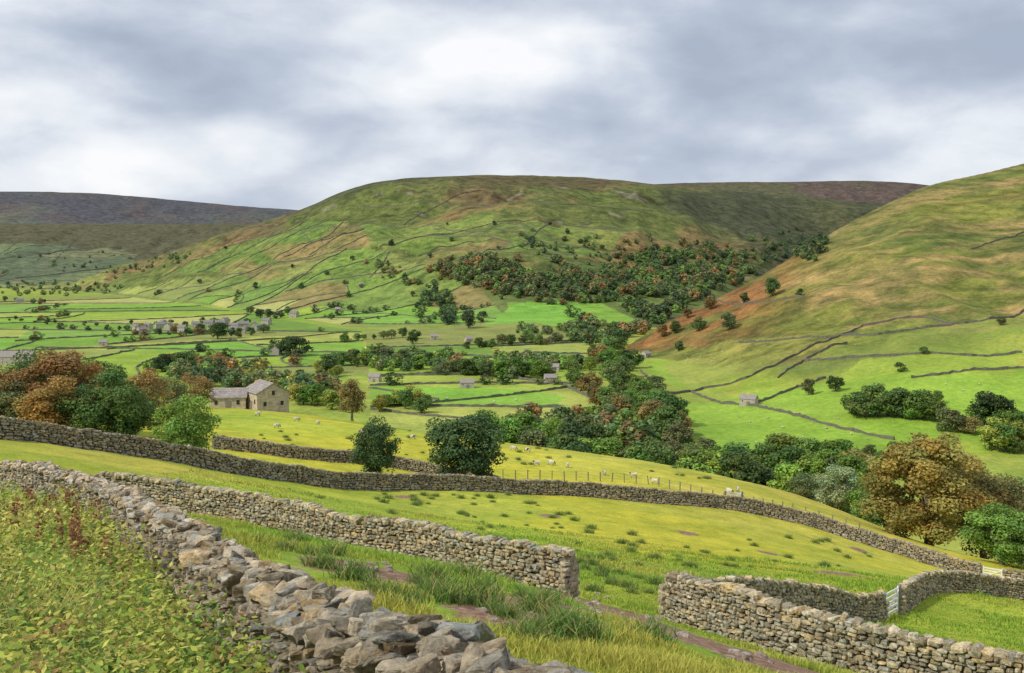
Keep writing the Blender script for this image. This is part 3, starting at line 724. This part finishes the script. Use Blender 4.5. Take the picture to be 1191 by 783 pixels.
for px,py,h_,k in [(898,345,17,'g'),(866,352,9,'d'),(826,360,13,'b'),(812,385,13,'g'),(848,384,15,'n'),(785,388,12,'g'),(770,392,12,'b'),(800,370,10,'b'),(930,345,7,'d'),
 (455,286,12,'d'),(410,303,9,'g'),(525,281,9,'g'),(575,262,9,'d'),(620,286,12,'g'),(660,272,10,'g'),(446,318,10,'n'),(500,300,10,'g'),(350,336,11,'g'),(297,336,12,'d'),(262,290,8,'d'),(232,330,10,'d'),(385,372,10,'g'),(560,375,14,'g'),(545,382,22,'d'),(420,335,8,'g'),(470,325,9,'g'),(700,290,9,'d'),(1090,470,7,'g'),(1075,412,5,'g'),(1165,378,6,'n'),(790,408,8,'g'),(480,400,12,'g'),(690,420,9,'g'),(520,262,6,'d'),(640,262,8,'d'),(380,320,9,'g'),(340,312,8,'d'),(405,345,9,'g'),(480,345,9,'n')]:
    mid_tree(P(px,py,230),h_,k,1.1,label=WORD[k]+' tree on open grassy fellside',group='lone trees on the fellside')
WV,WQ,WC,_=crown_buf(77,300,.085,cw=.42,chh=.46,cz=.46,ncl=14,clr=(.16,.24))
def wood(name,poly,n,h_,keys,label,thin=0.,pj=0.):
    pts=fillpts(poly,n); b=Buf()
    for a in pts:
        if pj: a=(a[0]+rng.normal()*pj,a[1]+rng.normal()*pj*.5)
        x,y,z=P(a[0],a[1],230)
        if thin and vnoise(np.array([x*.012]),np.array([y*.008]),61)[0]<thin: continue
        hh=h_*rng.uniform(.5,1.25); an=rng.uniform(0,6.28)
        R=np.array([[math.cos(an),-math.sin(an),0],[math.sin(an),math.cos(an),0],[0,0,1]])
        k=np.array(KG[pick(keys)])*rng.uniform(.6,1.35)+np.array([.014,.02,.022])  # bluish offset paints distance haze into the wood's leaf colour
        b.add((WV*np.array([hh*1.3,hh*1.3,hh]))@R.T+np.array([x,y,z-.3]),WQ,None,WC*k)
    return obj(name,b.mesh(name,[M_leaf]),kind='stuff',label=label,cat='woodland')
wood('woodland',[(508,300),(530,298),(600,308),(650,306),(705,325),(712,350),(660,352),(600,345),(560,334),(520,322)],380,12,'ggdnngGnb','dense hillside wood of mixed green trees',.30,8)
wood('woodland',[(690,335),(735,300),(790,288),(860,298),(885,318),(850,330),(800,352),(745,388),(700,400),(672,392),(690,362)],680,13,'dgdgnngGb','dark wooded gorge between two fells',.22,8)
wood('woodland',[(484,350),(505,338),(527,345),(527,378),(484,376)],36,14,'ddg','clump of dark trees on valley edge')
wood('woodland',[(868,285),(935,272),(975,290),(940,300),(890,305)],55,10,'ddgn','sparse trees in shaded side valley',0,6)
wood('woodland',[(620,275),(720,285),(760,275),(760,290),(700,305),(620,298)],50,8,'dgn','scattered thorn trees on fell terrace',0,8)
wood('woodland',[(420,300),(470,318),(500,330),(490,338),(440,322)],26,8,'dgnb','scrubby trees along hillside terrace',0,5)
wood('woodland',[(120,318),(210,292),(235,300),(180,318),(130,328)],30,9,'ddgn','dark plantation on the hill shoulder')
wood('woodland',[(0,330),(60,328),(120,330),(160,336),(100,345),(0,345)],60,9,'dgn','far hedgerow trees across valley floor')
wood('woodland',[(20,296),(150,288),(200,296),(120,315),(30,312)],22,10,'dgn','scattered far trees on lower moor slope')
wood('woodland',[(400,416),(500,414),(640,424),(690,430),(620,442),(440,432)],90,9,'gdgnGnb','hedgerow trees lining valley meadows')
wood('woodland',[(600,385),(690,378),(720,385),(680,398),(600,394)],45,10,'gdgnGn','hedgerow trees edging upper meadows')
wood('woodland',[(170,425),(290,430),(345,445),(395,455),(350,470),(230,450)],110,10,'bygdgnGn','mixed green and brown trees near barns')
wood('woodland',[(560,488),(680,486),(800,510),(800,530),(700,520),(600,510)],50,10,'gGngGbn','riverside trees in a continuous belt')
hb=Buf();hn=0
random.seed(9)
for a,b in CUTS:
    if random.random()<.6: continue
    Ln=float(np.hypot(*(b-a)));k_=int(min(11,Ln/20))
    for j in range(k_):
        t=random.random()*.9+.05;q=a+(b-a)*t;z=Hs(q[0],q[1]);hh=random.uniform(4,9)
        if z>-40 and random.random()<.9: continue
        kc=np.array(KG[pick('gdgnnGb')])*rng.uniform(.65,1.2)*.92+np.array([.012,.018,.022])  # leaf colour dulled and blued, a painted haze
        hb.add(WV*np.array([hh*1.3,hh*1.3,hh])+np.array([q[0],q[1],z-.3]),WQ,None,WC*kc);hn+=1
obj('hedgerow_trees',hb.mesh('hedgerow_trees',[M_leaf]),kind='stuff',label='small far hedgerow trees along field walls',cat='trees')
# ---------------------------------------------------------------- buildings
def prism(L_,W_,e,r_):
    x=L_/2;y=W_/2
    V=[(-x,-y,-1.5),(x,-y,-1.5),(x,y,-1.5),(-x,y,-1.5),(-x,-y,e),(x,-y,e),(x,y,e),(-x,y,e),(-x,0,r_),(x,0,r_)]
    return V,[(0,1,5,4),(2,3,7,6),(4,5,9,8),(6,7,8,9)],[(3,0,4),(3,4,7),(4,8,7),(1,2,6),(1,6,5),(5,6,9)]
def wallmesh(L_,W_,e,r_,mat):
    V,Q,T=prism(L_,W_,e,r_); return mk_mesh('wall',V,Q,T,None,False,[mat])
def roofmesh(L_,W_,e,r_,mat,over=.25,t=.16):
    b=Buf();x=L_/2+over
    for s in(-1,1):
        sl=(r_-e)/(W_/2); y0=s*(W_/2+over);z0=e-over*sl
        lo=[(-x,y0,z0+.02),(x,y0,z0+.02),(x,0,r_+.02),(-x,0,r_+.02)];up=[(a,c,d+t) for a,c,d in lo]
        V=lo+up;Q=[(0,1,2,3),(4,7,6,5),(0,4,5,1),(0,3,7,4),(1,5,6,2)]
        if s>0:Q=[q[::-1] for q in Q]
        b.add(V,Q)
    return b.mesh('roof',[mat])
def boxmesh(name,h,mat):
    b=Buf();b.box((0,0,0),h);return b.mesh(name,[mat])
def winmesh():
    b2=Buf();b2.box((0,0,0),(.42,.04,.55))
    for c,hh in(((0,-.05,.58),(.5,.05,.05)),((0,-.07,-.6),(.55,.08,.06)),((-.45,-.05,0),(.04,.05,.56)),((.45,-.05,0),(.04,.05,.56)),((0,-.05,0),(.02,.03,.54)),((0,-.05,0.05),(.42,.025,.02))): b2.box(c,hh)
    me=b2.mesh('window',[M_dark,M_white]); mi=np.ones(len(me.polygons),np.int32);mi[:6]=0;me.polygons.foreach_set('material_index',mi);return me
WIN=winmesh(); DOOR=boxmesh('door',(.5,.05,1.0),M_wood); BDOOR=boxmesh('door',(.9,.06,1.2),M_wood); CH=boxmesh('chimney',(.4,.35,.75),M_house2)
SL=boxmesh('window',(.28,.05,.4),M_dark)
def building(name,loc,rot,L_,W_,e,r_,mat,wins=(),doors=(),chim=(),label='',group=None,cat='house',sc=1.,slate=None):
    E=obj(name,None,loc=loc,rot=(0,0,rot),scale=(sc,)*3,label=label,cat=cat,group=group)
    obj('wall',wallmesh(L_,W_,e,r_,mat),parent=E)
    R=obj('roof',roofmesh(L_,W_,e,r_,slate or M_slate),parent=E)
    for x,z,f_ in wins:
        if f_=='f': obj('window',WIN,parent=E,loc=(x,-W_/2-.02,z))
        elif f_=='s': obj('window',SL,parent=E,loc=(x,-W_/2-.02,z))
        elif f_=='r': obj('window',SL,parent=E,loc=(L_/2+.02,x,z),rot=(0,0,math.pi/2))
        elif f_=='l': obj('window',SL,parent=E,loc=(-L_/2-.02,x,z),rot=(0,0,math.pi/2))
    for x,k in doors:
        obj('door',DOOR if k=='h' else BDOOR,parent=E,loc=(x,-W_/2-.03,1.0 if k=='h' else 1.2))
    for x in chim: obj('chimney',CH,parent=R,loc=(x,0,r_+.5))
    return E
def at(px,py): return P(px,py,150)
bx,by,bz=PY(310,208)
building('stone_barn',(bx,by,bz),math.radians(-58),7.4,6.2,4.0,5.7,M_house,wins=[(0,4.0,'r'),(-1.6,2.0,'r'),(1.7,2.0,'r'),(-2.4,2.4,'s'),(2.4,2.4,'s')],doors=[(0,'b')],label='tall stone field barn with gabled slate roof',cat='barn')
wx,wy,wz=PY(267,208)
building('stone_outbuilding',(wx,wy,wz),math.radians(8),6.4,4.6,2.6,4.0,M_house,wins=[(-2.2,1.7,'s'),(1.8,1.7,'s')],doors=[(0,'h')],label='low stone outbuilding attached to a barn',cat='barn')
x,y,z=P(20,423,300)
building('stone_farmhouse',(x,y,z),math.radians(4),24,9,5.4,9.4,M_house2,wins=[(-9,1.6,'f'),(-5.8,1.6,'f'),(6,1.6,'f'),(-9,4,'f'),(-3,4,'f'),(8.5,4,'f'),(3,4,'f')],doors=[(.6,'h')],chim=[-11,3],label='long grey stone farmhouse with pale slate roof among trees')
vill=[(158,385,10),(172,383,9),(186,382,10),(196,384,8),(228,381,9),(243,380,9),(256,380,10),(272,383,11),(284,382,9),(296,383,10),(303,385,9),(342,369,9),(165,389,8),(250,386,9),(23,352,12),(320,413,9),(190,379,10),(280,388,10),(262,377,9),(212,386,9),(310,378,8)]
for i,(px,py,l) in enumerate(vill):
    building('stone_cottage',at(px,py),rng.normal()*.5+(0 if i%3 else 1.4),l*1.1,7,5.0,7.6,M_house2,wins=[(-l*.3,1.6,'f'),(l*.3,1.6,'f'),(-l*.3,4,'f'),(l*.3,4,'f'),(0,4,'f')],doors=[(0,'h')],chim=[-l*.45,l*.45],label='grey stone village cottage with slate roof',group='cottages of the valley village',sc=rng.uniform(.9,1.08),slate=M_slate2)
for i,(px,py,l) in enumerate([(871,471,9),(543,451,9),(436,444,8),(645,432,7),(751,416,7),(505,395,8),(545,398,7),(393,362,8),(641,398,6),(420,333,8),(640,445,8),(120,402,8)]):
    building('field_barn',at(px,py),rng.normal()*.3,l,6,3.6,5.8,M_house2,wins=[(0,3.9,'r'),(-l*.3,2.4,'s')],doors=[(.5,'b')],label='small stone field barn standing in green meadow',group='field barns scattered over the dale',cat='barn',sc=.92)
# ---------------------------------------------------------------- gates and fence
railm=boxmesh('rail',(1.5,.025,.05),M_metal); gpm=boxmesh('gate_post',(.09,.09,.75),M_wood);brm=boxmesh('brace',(1.72,.02,.04),M_metal);stm=boxmesh('stile',(.05,.03,.6),M_metal)
def gate(p0,p1,label):
    x0,y0,_=p0;x1,y1,_=p1;L_=math.hypot(x1-x0,y1-y0);an=math.atan2(y1-y0,x1-x0);mx,my=(x0+x1)/2,(y0+y1)/2
    E=obj('field_gate',None,loc=(mx,my,Hs(mx,my)),rot=(0,-math.atan2(p1[2]-p0[2],L_)*.6,an),label=label,cat='gate',group='field gates')
    s=L_/2-.12
    for sx in(-1,1):
        obj('gate_post',gpm,parent=E,loc=(sx*L_/2,0,.6)); obj('stile',stm,parent=E,loc=(sx*(s-.04),0,.7))
    for k in range(5): 
        obj('rail',railm,parent=E,loc=(0,.035,.2+k*.24+.0),scale=(s/1.5,1,1))
    obj('brace',brm,parent=E,loc=(0,-.045,.7),rot=(0,-math.atan2(.9,2*s),0),scale=(s/1.72,1,1))
gate(PY(1027,51.1),PY(1045,52.9),'white five-bar field gate set between stone walls')
gate(PY(1141,106),PY(1167,105),'pale five-bar gate across the lane corner')
gate(PY(842,119),PY(862,120),'small pale gate at the pasture fence corner')
def fence(pts,label,n=30):
    pts=np.array(pts);seg=np.linalg.norm(np.diff(pts[:,:2],axis=0),axis=1);S=np.concatenate([[0],np.cumsum(seg)])
    s=np.linspace(0,S[-1],n);x=np.interp(s,S,pts[:,0]);y=np.interp(s,S,pts[:,1]);z=H(x,y)
    E=obj('post_and_wire_fence',None,loc=(x[0],y[0],z[0]),label=label,cat='fence')
    pm=boxmesh('fence_post',(.05,.05,.6),M_wood)
    for i in range(n): obj('fence_post',pm,parent=E,loc=(x[i]-x[0],y[i]-y[0],z[i]-z[0]+.45),rot=(rng.normal()*.05,rng.normal()*.05,rng.uniform(0,3)))
    b=Buf()
    for k in(.35,.65,.95):
        for i in range(n-1): b.tube((x[i]-x[0],y[i]-y[0],z[i]-z[0]+k),(x[i+1]-x[0],y[i+1]-y[0],z[i+1]-z[0]+k),.006,.006,4)
    obj('fence_wire',b.mesh('fence_wire',[M_wood]),parent=E)
fence([PY(585,121),PY(680,124),PY(760,126),PY(842,119.5)],'weathered post and wire fence above the pasture wall',20)
fence([PY(864,120.5),PY(920,124),PY(1000,122)],'weathered post and wire fence running down the slope',11)
# ---------------------------------------------------------------- sheep
def sheep_mesh(graze,seed):
    V=[(-.42,0,.62),(-.15,0,.64),(.15,0,.63),(.40,0,.66)]; R=[.21,.27,.28,.22]; E=[(0,1),(1,2),(2,3)]
    if graze: hd=[(.56,0,.60,.13),(.68,0,.42,.095),(.75,0,.27,.085),(.83,0,.13,.05)]
    else: hd=[(.54,0,.80,.13),(.62,0,.95,.10),(.74,0,.97,.085),(.86,0,.90,.05)]
    p=3
    for a in hd: V.append(a[:3]);R.append(a[3]);E.append((p,len(V)-1));p=len(V)-1
    he=len(V)-2; hx=V[he]
    for s in(-1,1):
        V.append((hx[0]-.06,s*.15,hx[2]+.06));R.append(.025);E.append((he-1,len(V)-1))
    for s in(-1,1):
        f0=s*.02+ (random.random()-.5)*.08
        q=3
        for a in [(.36,s*.13,.42,.10),(.37+f0,s*.13,.24,.045),(.38+f0,s*.13,.04,.035)]:
            V.append(a[:3]);R.append(a[3]);E.append((q,len(V)-1));q=len(V)-1
        q=0
        for a in [(-.40,s*.13,.45,.13),(-.34-f0,s*.13,.34,.06),(-.47-f0,s*.13,.24,.04),(-.44-f0,s*.13,.04,.035)]:
            V.append(a[:3]);R.append(a[3]);E.append((q,len(V)-1));q=len(V)-1
    V.append((-.66,0,.48));R.append(.05);E.append((0,len(V)-1))
    me=bpy.data.meshes.new('sk');me.from_pydata(V,E,[]);o=bpy.data.objects.new('sk',me);scene.collection.objects.link(o)
    md=o.modifiers.new('s','SKIN')
    for i,sv in enumerate(me.skin_vertices[0].data): sv.radius=(R[i],R[i]); sv.use_root=(i==1)
    o.modifiers.new('d','SUBSURF').levels=2
    dg=bpy.context.evaluated_depsgraph_get();ev=bpy.data.meshes.new_from_object(o.evaluated_get(dg))
    bpy.data.objects.remove(o);ev.name='sheep'
    k=len(ev.vertices);co=np.empty(k*3);ev.vertices.foreach_get('co',co);co=co.reshape(-1,3)
    n_=fbm(co[:,0]*14+co[:,2]*9,co[:,1]*14,2,3)*.05
    col=np.tile([.62,.58,.50],(k,1)); dark=(co[:,0]>.60)|(co[:,2]<.30)
    if not graze: dark=((co[:,0]>.58)&(co[:,2]>.80))|(co[:,2]<.30)
    col[dark]=(.07,.06,.055); mz=(co[:,0]>.80); col[mz]=(.35,.33,.30)
    body=~dark; co[body]*=(1+n_[body])[:,None]; ev.vertices.foreach_set('co',co.ravel())
    a=ev.color_attributes.new('col','FLOAT_COLOR','POINT');a.data.foreach_set('color',np.concatenate([col,np.ones((k,1))],1).ravel().astype(np.float32))
    ev.materials.clear();ev.materials.append(M_fleece);ev.polygons.foreach_set('use_smooth',np.ones(len(ev.polygons),bool));return ev
SH=[sheep_mesh(True,0),sheep_mesh(False,1)]
def sheep(px,py,sc=1.,ymin=118):
    x,y,z=P(px,py,ymin); g_=rng.random()<.7
    obj('sheep',SH[0 if g_ else 1],loc=(x,y,z-.02),rot=(0,0,rng.uniform(0,6.28)),scale=(sc*.72,)*3,label='white dark-faced sheep '+('grazing' if g_ else 'standing')+' on sunlit pasture',cat='sheep',group='sheep grazing in the fields')
for a in [(300,484),(345,490),(370,494),(322,498),(480,511),(516,512),(597,524),(614,526),(624,542),(641,541),(660,544),(703,553),(737,556),(762,563),(848,574),(858,572),(420,505)]: sheep(*a)
for a in [(655,440),(560,447),(800,418),(815,415),(828,421),(860,486),(872,492),(893,487),(910,498),(928,482),(946,492),(961,499),(975,488),(903,507),(934,510),(990,506),(1010,512),(1120,455),(1140,448),(1150,458),(1100,448),(880,516),(500,466),(520,464),(575,468),(600,466),(480,454),(690,362),(640,360),(450,366),(800,437),(870,404),(840,410),(995,402),(1030,395),(1150,395)]: sheep(a[0],a[1],1.4,230)
# ---------------------------------------------------------------- grass
def blades(name,pts,h_,w_,col,lean,label,kind='stuff',asobj=True,cat='grass'):
    n=len(pts); an=rng.uniform(0,2*math.pi,n); dx=np.cos(an);dy=np.sin(an)
    la=rng.uniform(0,2*math.pi,n); lx=np.cos(la)*lean*h_*rng.uniform(.2,1,n);ly=np.sin(la)*lean*h_*rng.uniform(.2,1,n)
    p=pts; W2=(w_/2)
    a=p+np.stack([dx*W2,dy*W2,0*dx-.02],1);b=p-np.stack([dx*W2,dy*W2,0*dx+.02],1)
    m=p+np.stack([lx*.35,ly*.35,h_*.6],1)
    c=m-np.stack([dx*W2*.75,dy*W2*.75,0*dx],1);d=m+np.stack([dx*W2*.75,dy*W2*.75,0*dx],1)
    e=p+np.stack([lx,ly,h_],1)
    V=np.stack([a,b,c,d,e],1).reshape(-1,3);i=np.arange(n)*5
    Q=np.stack([i,i+1,i+2,i+3],1);T=np.stack([i+3,i+2,i+4],1)
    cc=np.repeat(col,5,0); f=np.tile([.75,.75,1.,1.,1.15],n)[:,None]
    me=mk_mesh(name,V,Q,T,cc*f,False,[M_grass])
    return obj(name,me,kind=kind,label=label,cat=cat) if asobj else me
WA=np.array(wallA); o_=np.argsort(WA[:,1]); 
def wallAx(Y): return np.interp(Y,WA[o_,1],WA[o_,0])
WB=np.array(XY([(120,50.5),(175,50),(300,46),(400,41),(500,37.5),(560,35),(664,32.5)]));WC_=np.array(XY([(779,34),(850,31),(940,28.5),(1040,26.5),(1191,24.5),(1330,23.3)]))
def nearwall(x,y,path,r_):
    m=np.full(x.shape,1e9)
    for i in range(len(path)-1):
        a=path[i];b=path[i+1];d=b-a;t=np.clip(((x-a[0])*d[0]+(y-a[1])*d[1])/(d@d),0,1);m=np.minimum(m,np.hypot(x-a[0]-t*d[0],y-a[1]-t*d[1]))
    return m<r_
n_=300000
Yr=np.exp(rng.uniform(math.log(6),math.log(80),n_)); Ur=rng.uniform(-.5,.5,n_);Xr=Ur*Yr
ok=(Xr>wallAx(Yr)+.38)&~nearwall(Xr,Yr,WB,.3)&~nearwall(Xr,Yr,WC_,.3)
mm=mudf(Xr,Yr)*.70+fbm(Xr*1.3,Yr*1.3,3,52)*.5; ok&=(mm+rng.random(n_)*.1<.30)
Xr=Xr[ok];Yr=Yr[ok];Zr=H(Xr,Yr);k=len(Xr)
cl=fbm(Xr*.4,Yr*.4,3,50);
hgt=(.03+.075*np.clip(cl*5+.2,0,1.8))*rng.uniform(.6,1.5,k)*(1+Yr*.006)
tone=np.clip(.5+fbm(Xr*.15,Yr*.15,3,51)*4+rng.normal(size=k)*.2,0,1)[:,None]
col=(np.array([.26,.42,.055])*(1-tone)+np.array([.50,.48,.10])*tone)*rng.uniform(.7,1.25,k)[:,None]
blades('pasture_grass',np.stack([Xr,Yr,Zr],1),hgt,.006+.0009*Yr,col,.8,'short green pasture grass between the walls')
n_=75000
Yr=np.exp(rng.uniform(math.log(2.2),math.log(34),n_)); Xr=wallAx(Yr)-.42-np.abs(rng.random(n_))*(.5+Yr*.75)
Zr=H(Xr,Yr);k=n_
cl=fbm(Xr*.5,Yr*.5,3,60); dw=wallAx(Yr)-Xr
hgt=(.22+.5*np.clip(cl*3+.35,0,1.2))*rng.uniform(.5,1.2,k)*np.clip(.6+dw*.35,0,1)
sel=rng.random(k)
pal2=np.array([(.48,.47,.11),(.30,.39,.07),(.68,.57,.26),(.42,.30,.14),(.19,.29,.06)])
ty=np.where(cl+rng.normal(size=k)*.12>.06,np.where(sel<.5,0,2),np.where(sel<.6,1,np.where(sel<.85,0,4)));ty[sel>.96]=3
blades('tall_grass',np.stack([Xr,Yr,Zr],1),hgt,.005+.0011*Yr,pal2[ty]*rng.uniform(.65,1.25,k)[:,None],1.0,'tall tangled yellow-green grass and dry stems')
def weeds(nc_,per,wfn,hrange,radf,sizef,pw,pp_,label,name='undergrowth'):
    Yc=np.exp(rng.uniform(math.log(2.6),math.log(30),nc_));Xc=wallAx(Yc)-wfn(Yc);Zc=H(Xc,Yc)
    kk_=rng.integers(0,nc_,nc_*per);rad=radf(Yc);hc=rng.uniform(*hrange,nc_)
    dd=rng.normal(size=(nc_*per,3));dd/=np.linalg.norm(dd,axis=1,keepdims=True);dd[:,2]=np.abs(dd[:,2])
    pos=np.stack([Xc,Yc,Zc],1)[kk_]+dd*np.stack([rad,rad,hc],1)[kk_]*rng.uniform(.5,1.1,(nc_*per,1))
    nor=dd*.5+rng.normal(size=dd.shape)*.5+np.array([0,0,.7]);nor/=np.linalg.norm(nor,axis=1,keepdims=True)
    a=np.cross(nor,rng.normal(size=nor.shape));a/=np.linalg.norm(a,axis=1,keepdims=True);b_=np.cross(nor,a)
    s_=sizef(Yc)[kk_][:,None]*rng.uniform(.5,1.3,(len(pos),1))
    V=np.stack([pos-a*s_,pos-b_*s_*.5,pos+a*s_,pos+b_*s_*.5],1).reshape(-1,3)
    cw_=np.array(pw)[rng.choice(len(pw),nc_,p=pp_)][kk_]*rng.uniform(.65,1.35,(len(pos),1))
    obj(name,mk_mesh(name,V,np.arange(len(V)).reshape(-1,4),None,np.repeat(cw_,4,0),False,[M_grass]),kind='stuff',label=label,cat='plants')
weeds(3000,90,lambda Y:.42+rng.random(len(Y))**1.2*(.3+Y*.65),(.25,.95),lambda Y:.16+.013*Y,lambda Y:.017+.0019*Y,
 [(.25,.37,.06),(.40,.46,.08),(.56,.52,.13),(.12,.21,.05),(.40,.24,.10),(.30,.42,.09)],[.22,.28,.26,.12,.02,.10],'leafy yellow-green and rusty weeds along wall foot')
nd=34;Yd=np.exp(rng.uniform(math.log(15),math.log(32),nd));Xd=wallAx(Yd)-.5-rng.random(nd)*(.4+Yd*.07);Zd=H(Xd,Yd);hd_=rng.uniform(.55,.95,nd)
kk_=np.repeat(np.arange(nd),70);tt=rng.uniform(.35,1,len(kk_));r_=.02+.05*(1-tt)+.0015*Yd[kk_];an=rng.uniform(0,6.28,len(kk_))
pos=np.stack([Xd[kk_]+np.cos(an)*r_,Yd[kk_]+np.sin(an)*r_,Zd[kk_]+hd_[kk_]*tt],1);s_=(.010+.0009*Yd[kk_])[:,None]
a=rng.normal(size=pos.shape);a/=np.linalg.norm(a,axis=1,keepdims=True);b_=np.cross(a,rng.normal(size=pos.shape));b_/=np.linalg.norm(b_,axis=1,keepdims=True)
V=np.stack([pos-a*s_,pos-b_*s_,pos+a*s_,pos+b_*s_],1).reshape(-1,3);cd=np.array([.32,.14,.08])*rng.uniform(.6,1.5,(len(kk_),1))
obj('dock_seed_heads',mk_mesh('dock_seed_heads',V,np.arange(len(V)).reshape(-1,4),None,np.repeat(cd,4,0),False,[M_grass]),kind='stuff',label='rusty red dock seed spikes by the wall',cat='plants')
def tuss(seed):
    n=190; p=np.stack([rng.normal(size=n)*.12,rng.normal(size=n)*.12,np.zeros(n)],1)
    col=np.array([.14,.24,.055])*rng.uniform(.6,1.5,n)[:,None]; d=rng.random(n)<.22; col[d]=(.45,.38,.14)
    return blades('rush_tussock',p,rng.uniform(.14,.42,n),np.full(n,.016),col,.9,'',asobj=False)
TU=[tuss(i) for i in range(4)]
tp=[]
for a in [(640,735),(665,738),(575,712),(590,718),(560,705),(470,708),(480,700),(455,695),(540,672),(700,665),(680,662),(720,668),(740,672),(760,680),(690,688),(665,672),(755,745),(610,695),(520,665),(505,655),(330,640),(300,628),(345,618),(300,632),(385,645),(440,640),(560,690),(640,700),(780,690),(730,684),(310,605),(290,600),(430,690),(410,675),(500,690),(520,700),(375,660),(650,728),(675,745),(765,750),(620,712),(700,672),(712,680),(735,690),(755,690),(485,678),(500,672),(515,682),(600,740),(620,750),(360,645),(340,632)]: tp.append(P(*a)[:2])
def clus(n,x0,x1,y0,y1,lo,hi,th=.56):
    c=0;it=0
    while c<n and it<n*12:
        it+=1;px=rng.uniform(x0,x1);py=rng.uniform(y0,y1);x,y,z=P(px,py)
        if lo<y<hi and vnoise(np.array([x*.09]),np.array([y*.06]),81)[0]>th: tp.append((x,y));c+=1
clus(100,300,1100,575,660,38,108);clus(55,320,1100,575,660,38,108,.3);clus(60,280,900,500,560,118,168,.4)
for i,(x,y) in enumerate(tp):
    s=rng.uniform(.55,1.3)
    obj('rush_tussock',TU[i%4],loc=(x,y,Hs(x,y)-.02),rot=(0,0,rng.uniform(0,6)),scale=(s*1.4,s*1.4,s*.95),label='spiky dark green rush tussock in pasture',cat='plant',group='rush tussocks in the pasture')
for i in range(70):
    px,py=random.choice([(430,660),(590,708),(700,708),(760,722),(820,742),(880,765),(690,700)]); x,y,_=P(px+rng.normal()*22,py+rng.normal()*6)
    b=Buf();s=rng.uniform(.04,.13);stones(b,np.array([[0,0,0.]]),np.array([[s,s*.8,s*.5]]),np.array([[1,0,0.]]),np.array([[0,1,0.]]),np.array([[0,0,1.]]),4,np.array([[.34,.27,.22]]),7,.03)
    obj('loose_stone',b.mesh('loose_stone',[M_stone]),loc=(x,y,Hs(x,y)+s*.15),rot=(0,0,rng.uniform(0,6)),label='small pale stone lying on muddy track',cat='stone',group='loose stones on the track')
# ---------------------------------------------------------------- sky, sun, camera
w=bpy.data.worlds.new('World');scene.world=w;w.use_nodes=True;nt=w.node_tree;nt.nodes.clear()
out=nt.nodes.new('ShaderNodeOutputWorld')
el,az=math.radians(44),math.radians(-120)
sky=node(nt,'ShaderNodeTexSky',sky_type='NISHITA');sky.sun_disc=False;sky.sun_elevation=el;sky.sun_rotation=az
bg1=node(nt,'ShaderNodeBackground',ins={'Strength':.1});nt.links.new(sky.outputs[0],bg1.inputs[0])
tc=node(nt,'ShaderNodeTexCoord').outputs['Generated']
mp=node(nt,'ShaderNodeMapping');mp.inputs['Scale'].default_value=(1.,1.,2.2);mp.inputs['Rotation'].default_value=(0,math.radians(-12),0);mp.inputs['Location'].default_value=(.35,0,.2);nt.links.new(tc,mp.inputs[0])
nA=noise(nt,4.0,3,.5,mp.outputs[0],.15); nB=noise(nt,11,10,.58,mp.outputs[0],.25)
nC=noise(nt,34,6,.6,mp.outputs[0],.2)
val_=mth(nt,'MULTIPLY_ADD',nB,.28,mth(nt,'MULTIPLY',nA,.95)); val_=mth(nt,'MULTIPLY_ADD',nC,.06,val_)
mp2=node(nt,'ShaderNodeMapping');mp2.inputs['Scale'].default_value=(1,1,2.2);nt.links.new(tc,mp2.inputs[0])
def blob(px,py,rad,amp):
    global val_
    d=Vector(((px-CX)/F,1,(HY-py)/F)).normalized()
    vm=node(nt,'ShaderNodeVectorMath',operation='DISTANCE');nt.links.new(mp2.outputs[0],vm.inputs[0]);vm.inputs[1].default_value=(d.x,d.y,d.z*2.2)
    x=mth(nt,'DIVIDE',vm.outputs['Value'],rad);x=mth(nt,'MULTIPLY',x,x);x=mth(nt,'MULTIPLY',x,-1.);x=mth(nt,'EXPONENT',x,0.)
    val_=mth(nt,'MULTIPLY_ADD',x,amp,val_)
for b_ in [(590,50,.07,.08),(540,90,.06,.08),(70,100,.06,.13),(120,90,.06,.05),(1150,150,.10,.08),(470,130,.09,.04),(235,125,.10,-.09),(320,90,.08,-.04),(820,110,.11,-.09),(950,80,.11,-.08),(1120,60,.10,-.07),(150,45,.10,-.04),(620,190,.14,.03),(20,170,.1,-.04),(340,190,.12,.0),(720,20,.1,.03),(900,190,.12,.05),(120,205,.12,.04)]: blob(*b_)
cc=ramp(nt,val_,[(.47,(.40,.46,.57)),(.58,(.50,.56,.67)),(.66,(.64,.69,.78)),(.73,(.78,.82,.88)),(.84,(.95,.96,.98))])
bg2=node(nt,'ShaderNodeBackground',ins={'Strength':1.04});nt.links.new(cc,bg2.inputs[0])
ms=node(nt,'ShaderNodeMixShader');ms.inputs[0].default_value=.95
nt.links.new(bg1.outputs[0],ms.inputs[1]);nt.links.new(bg2.outputs[0],ms.inputs[2]);nt.links.new(ms.outputs[0],out.inputs[0])
sl=bpy.data.lights.new('sun','SUN');sl.energy=3.2;sl.angle=math.radians(4);sl.color=(1,.93,.80)
so=bpy.data.objects.new('sun',sl);scene.collection.objects.link(so)
dirv=Vector((math.sin(az)*math.cos(el),math.cos(az)*math.cos(el),math.sin(el)))
so.rotation_euler=dirv.to_track_quat('Z','Y').to_euler()
cam=bpy.data.cameras.new('camera');cam.sensor_width=36;cam.lens=36*F/1191;cam.shift_y=-(391.5-HY)/1191;cam.clip_end=30000;cam.clip_start=.1
co=bpy.data.objects.new('camera',cam);scene.collection.objects.link(co);co.location=(0,0,0);co.rotation_euler=(math.radians(90),0,0);scene.camera=co
print('TREES',NT[0],'WALLS',len(CUTS),'CELLS',len(CELLS),'HEDGE',hn)
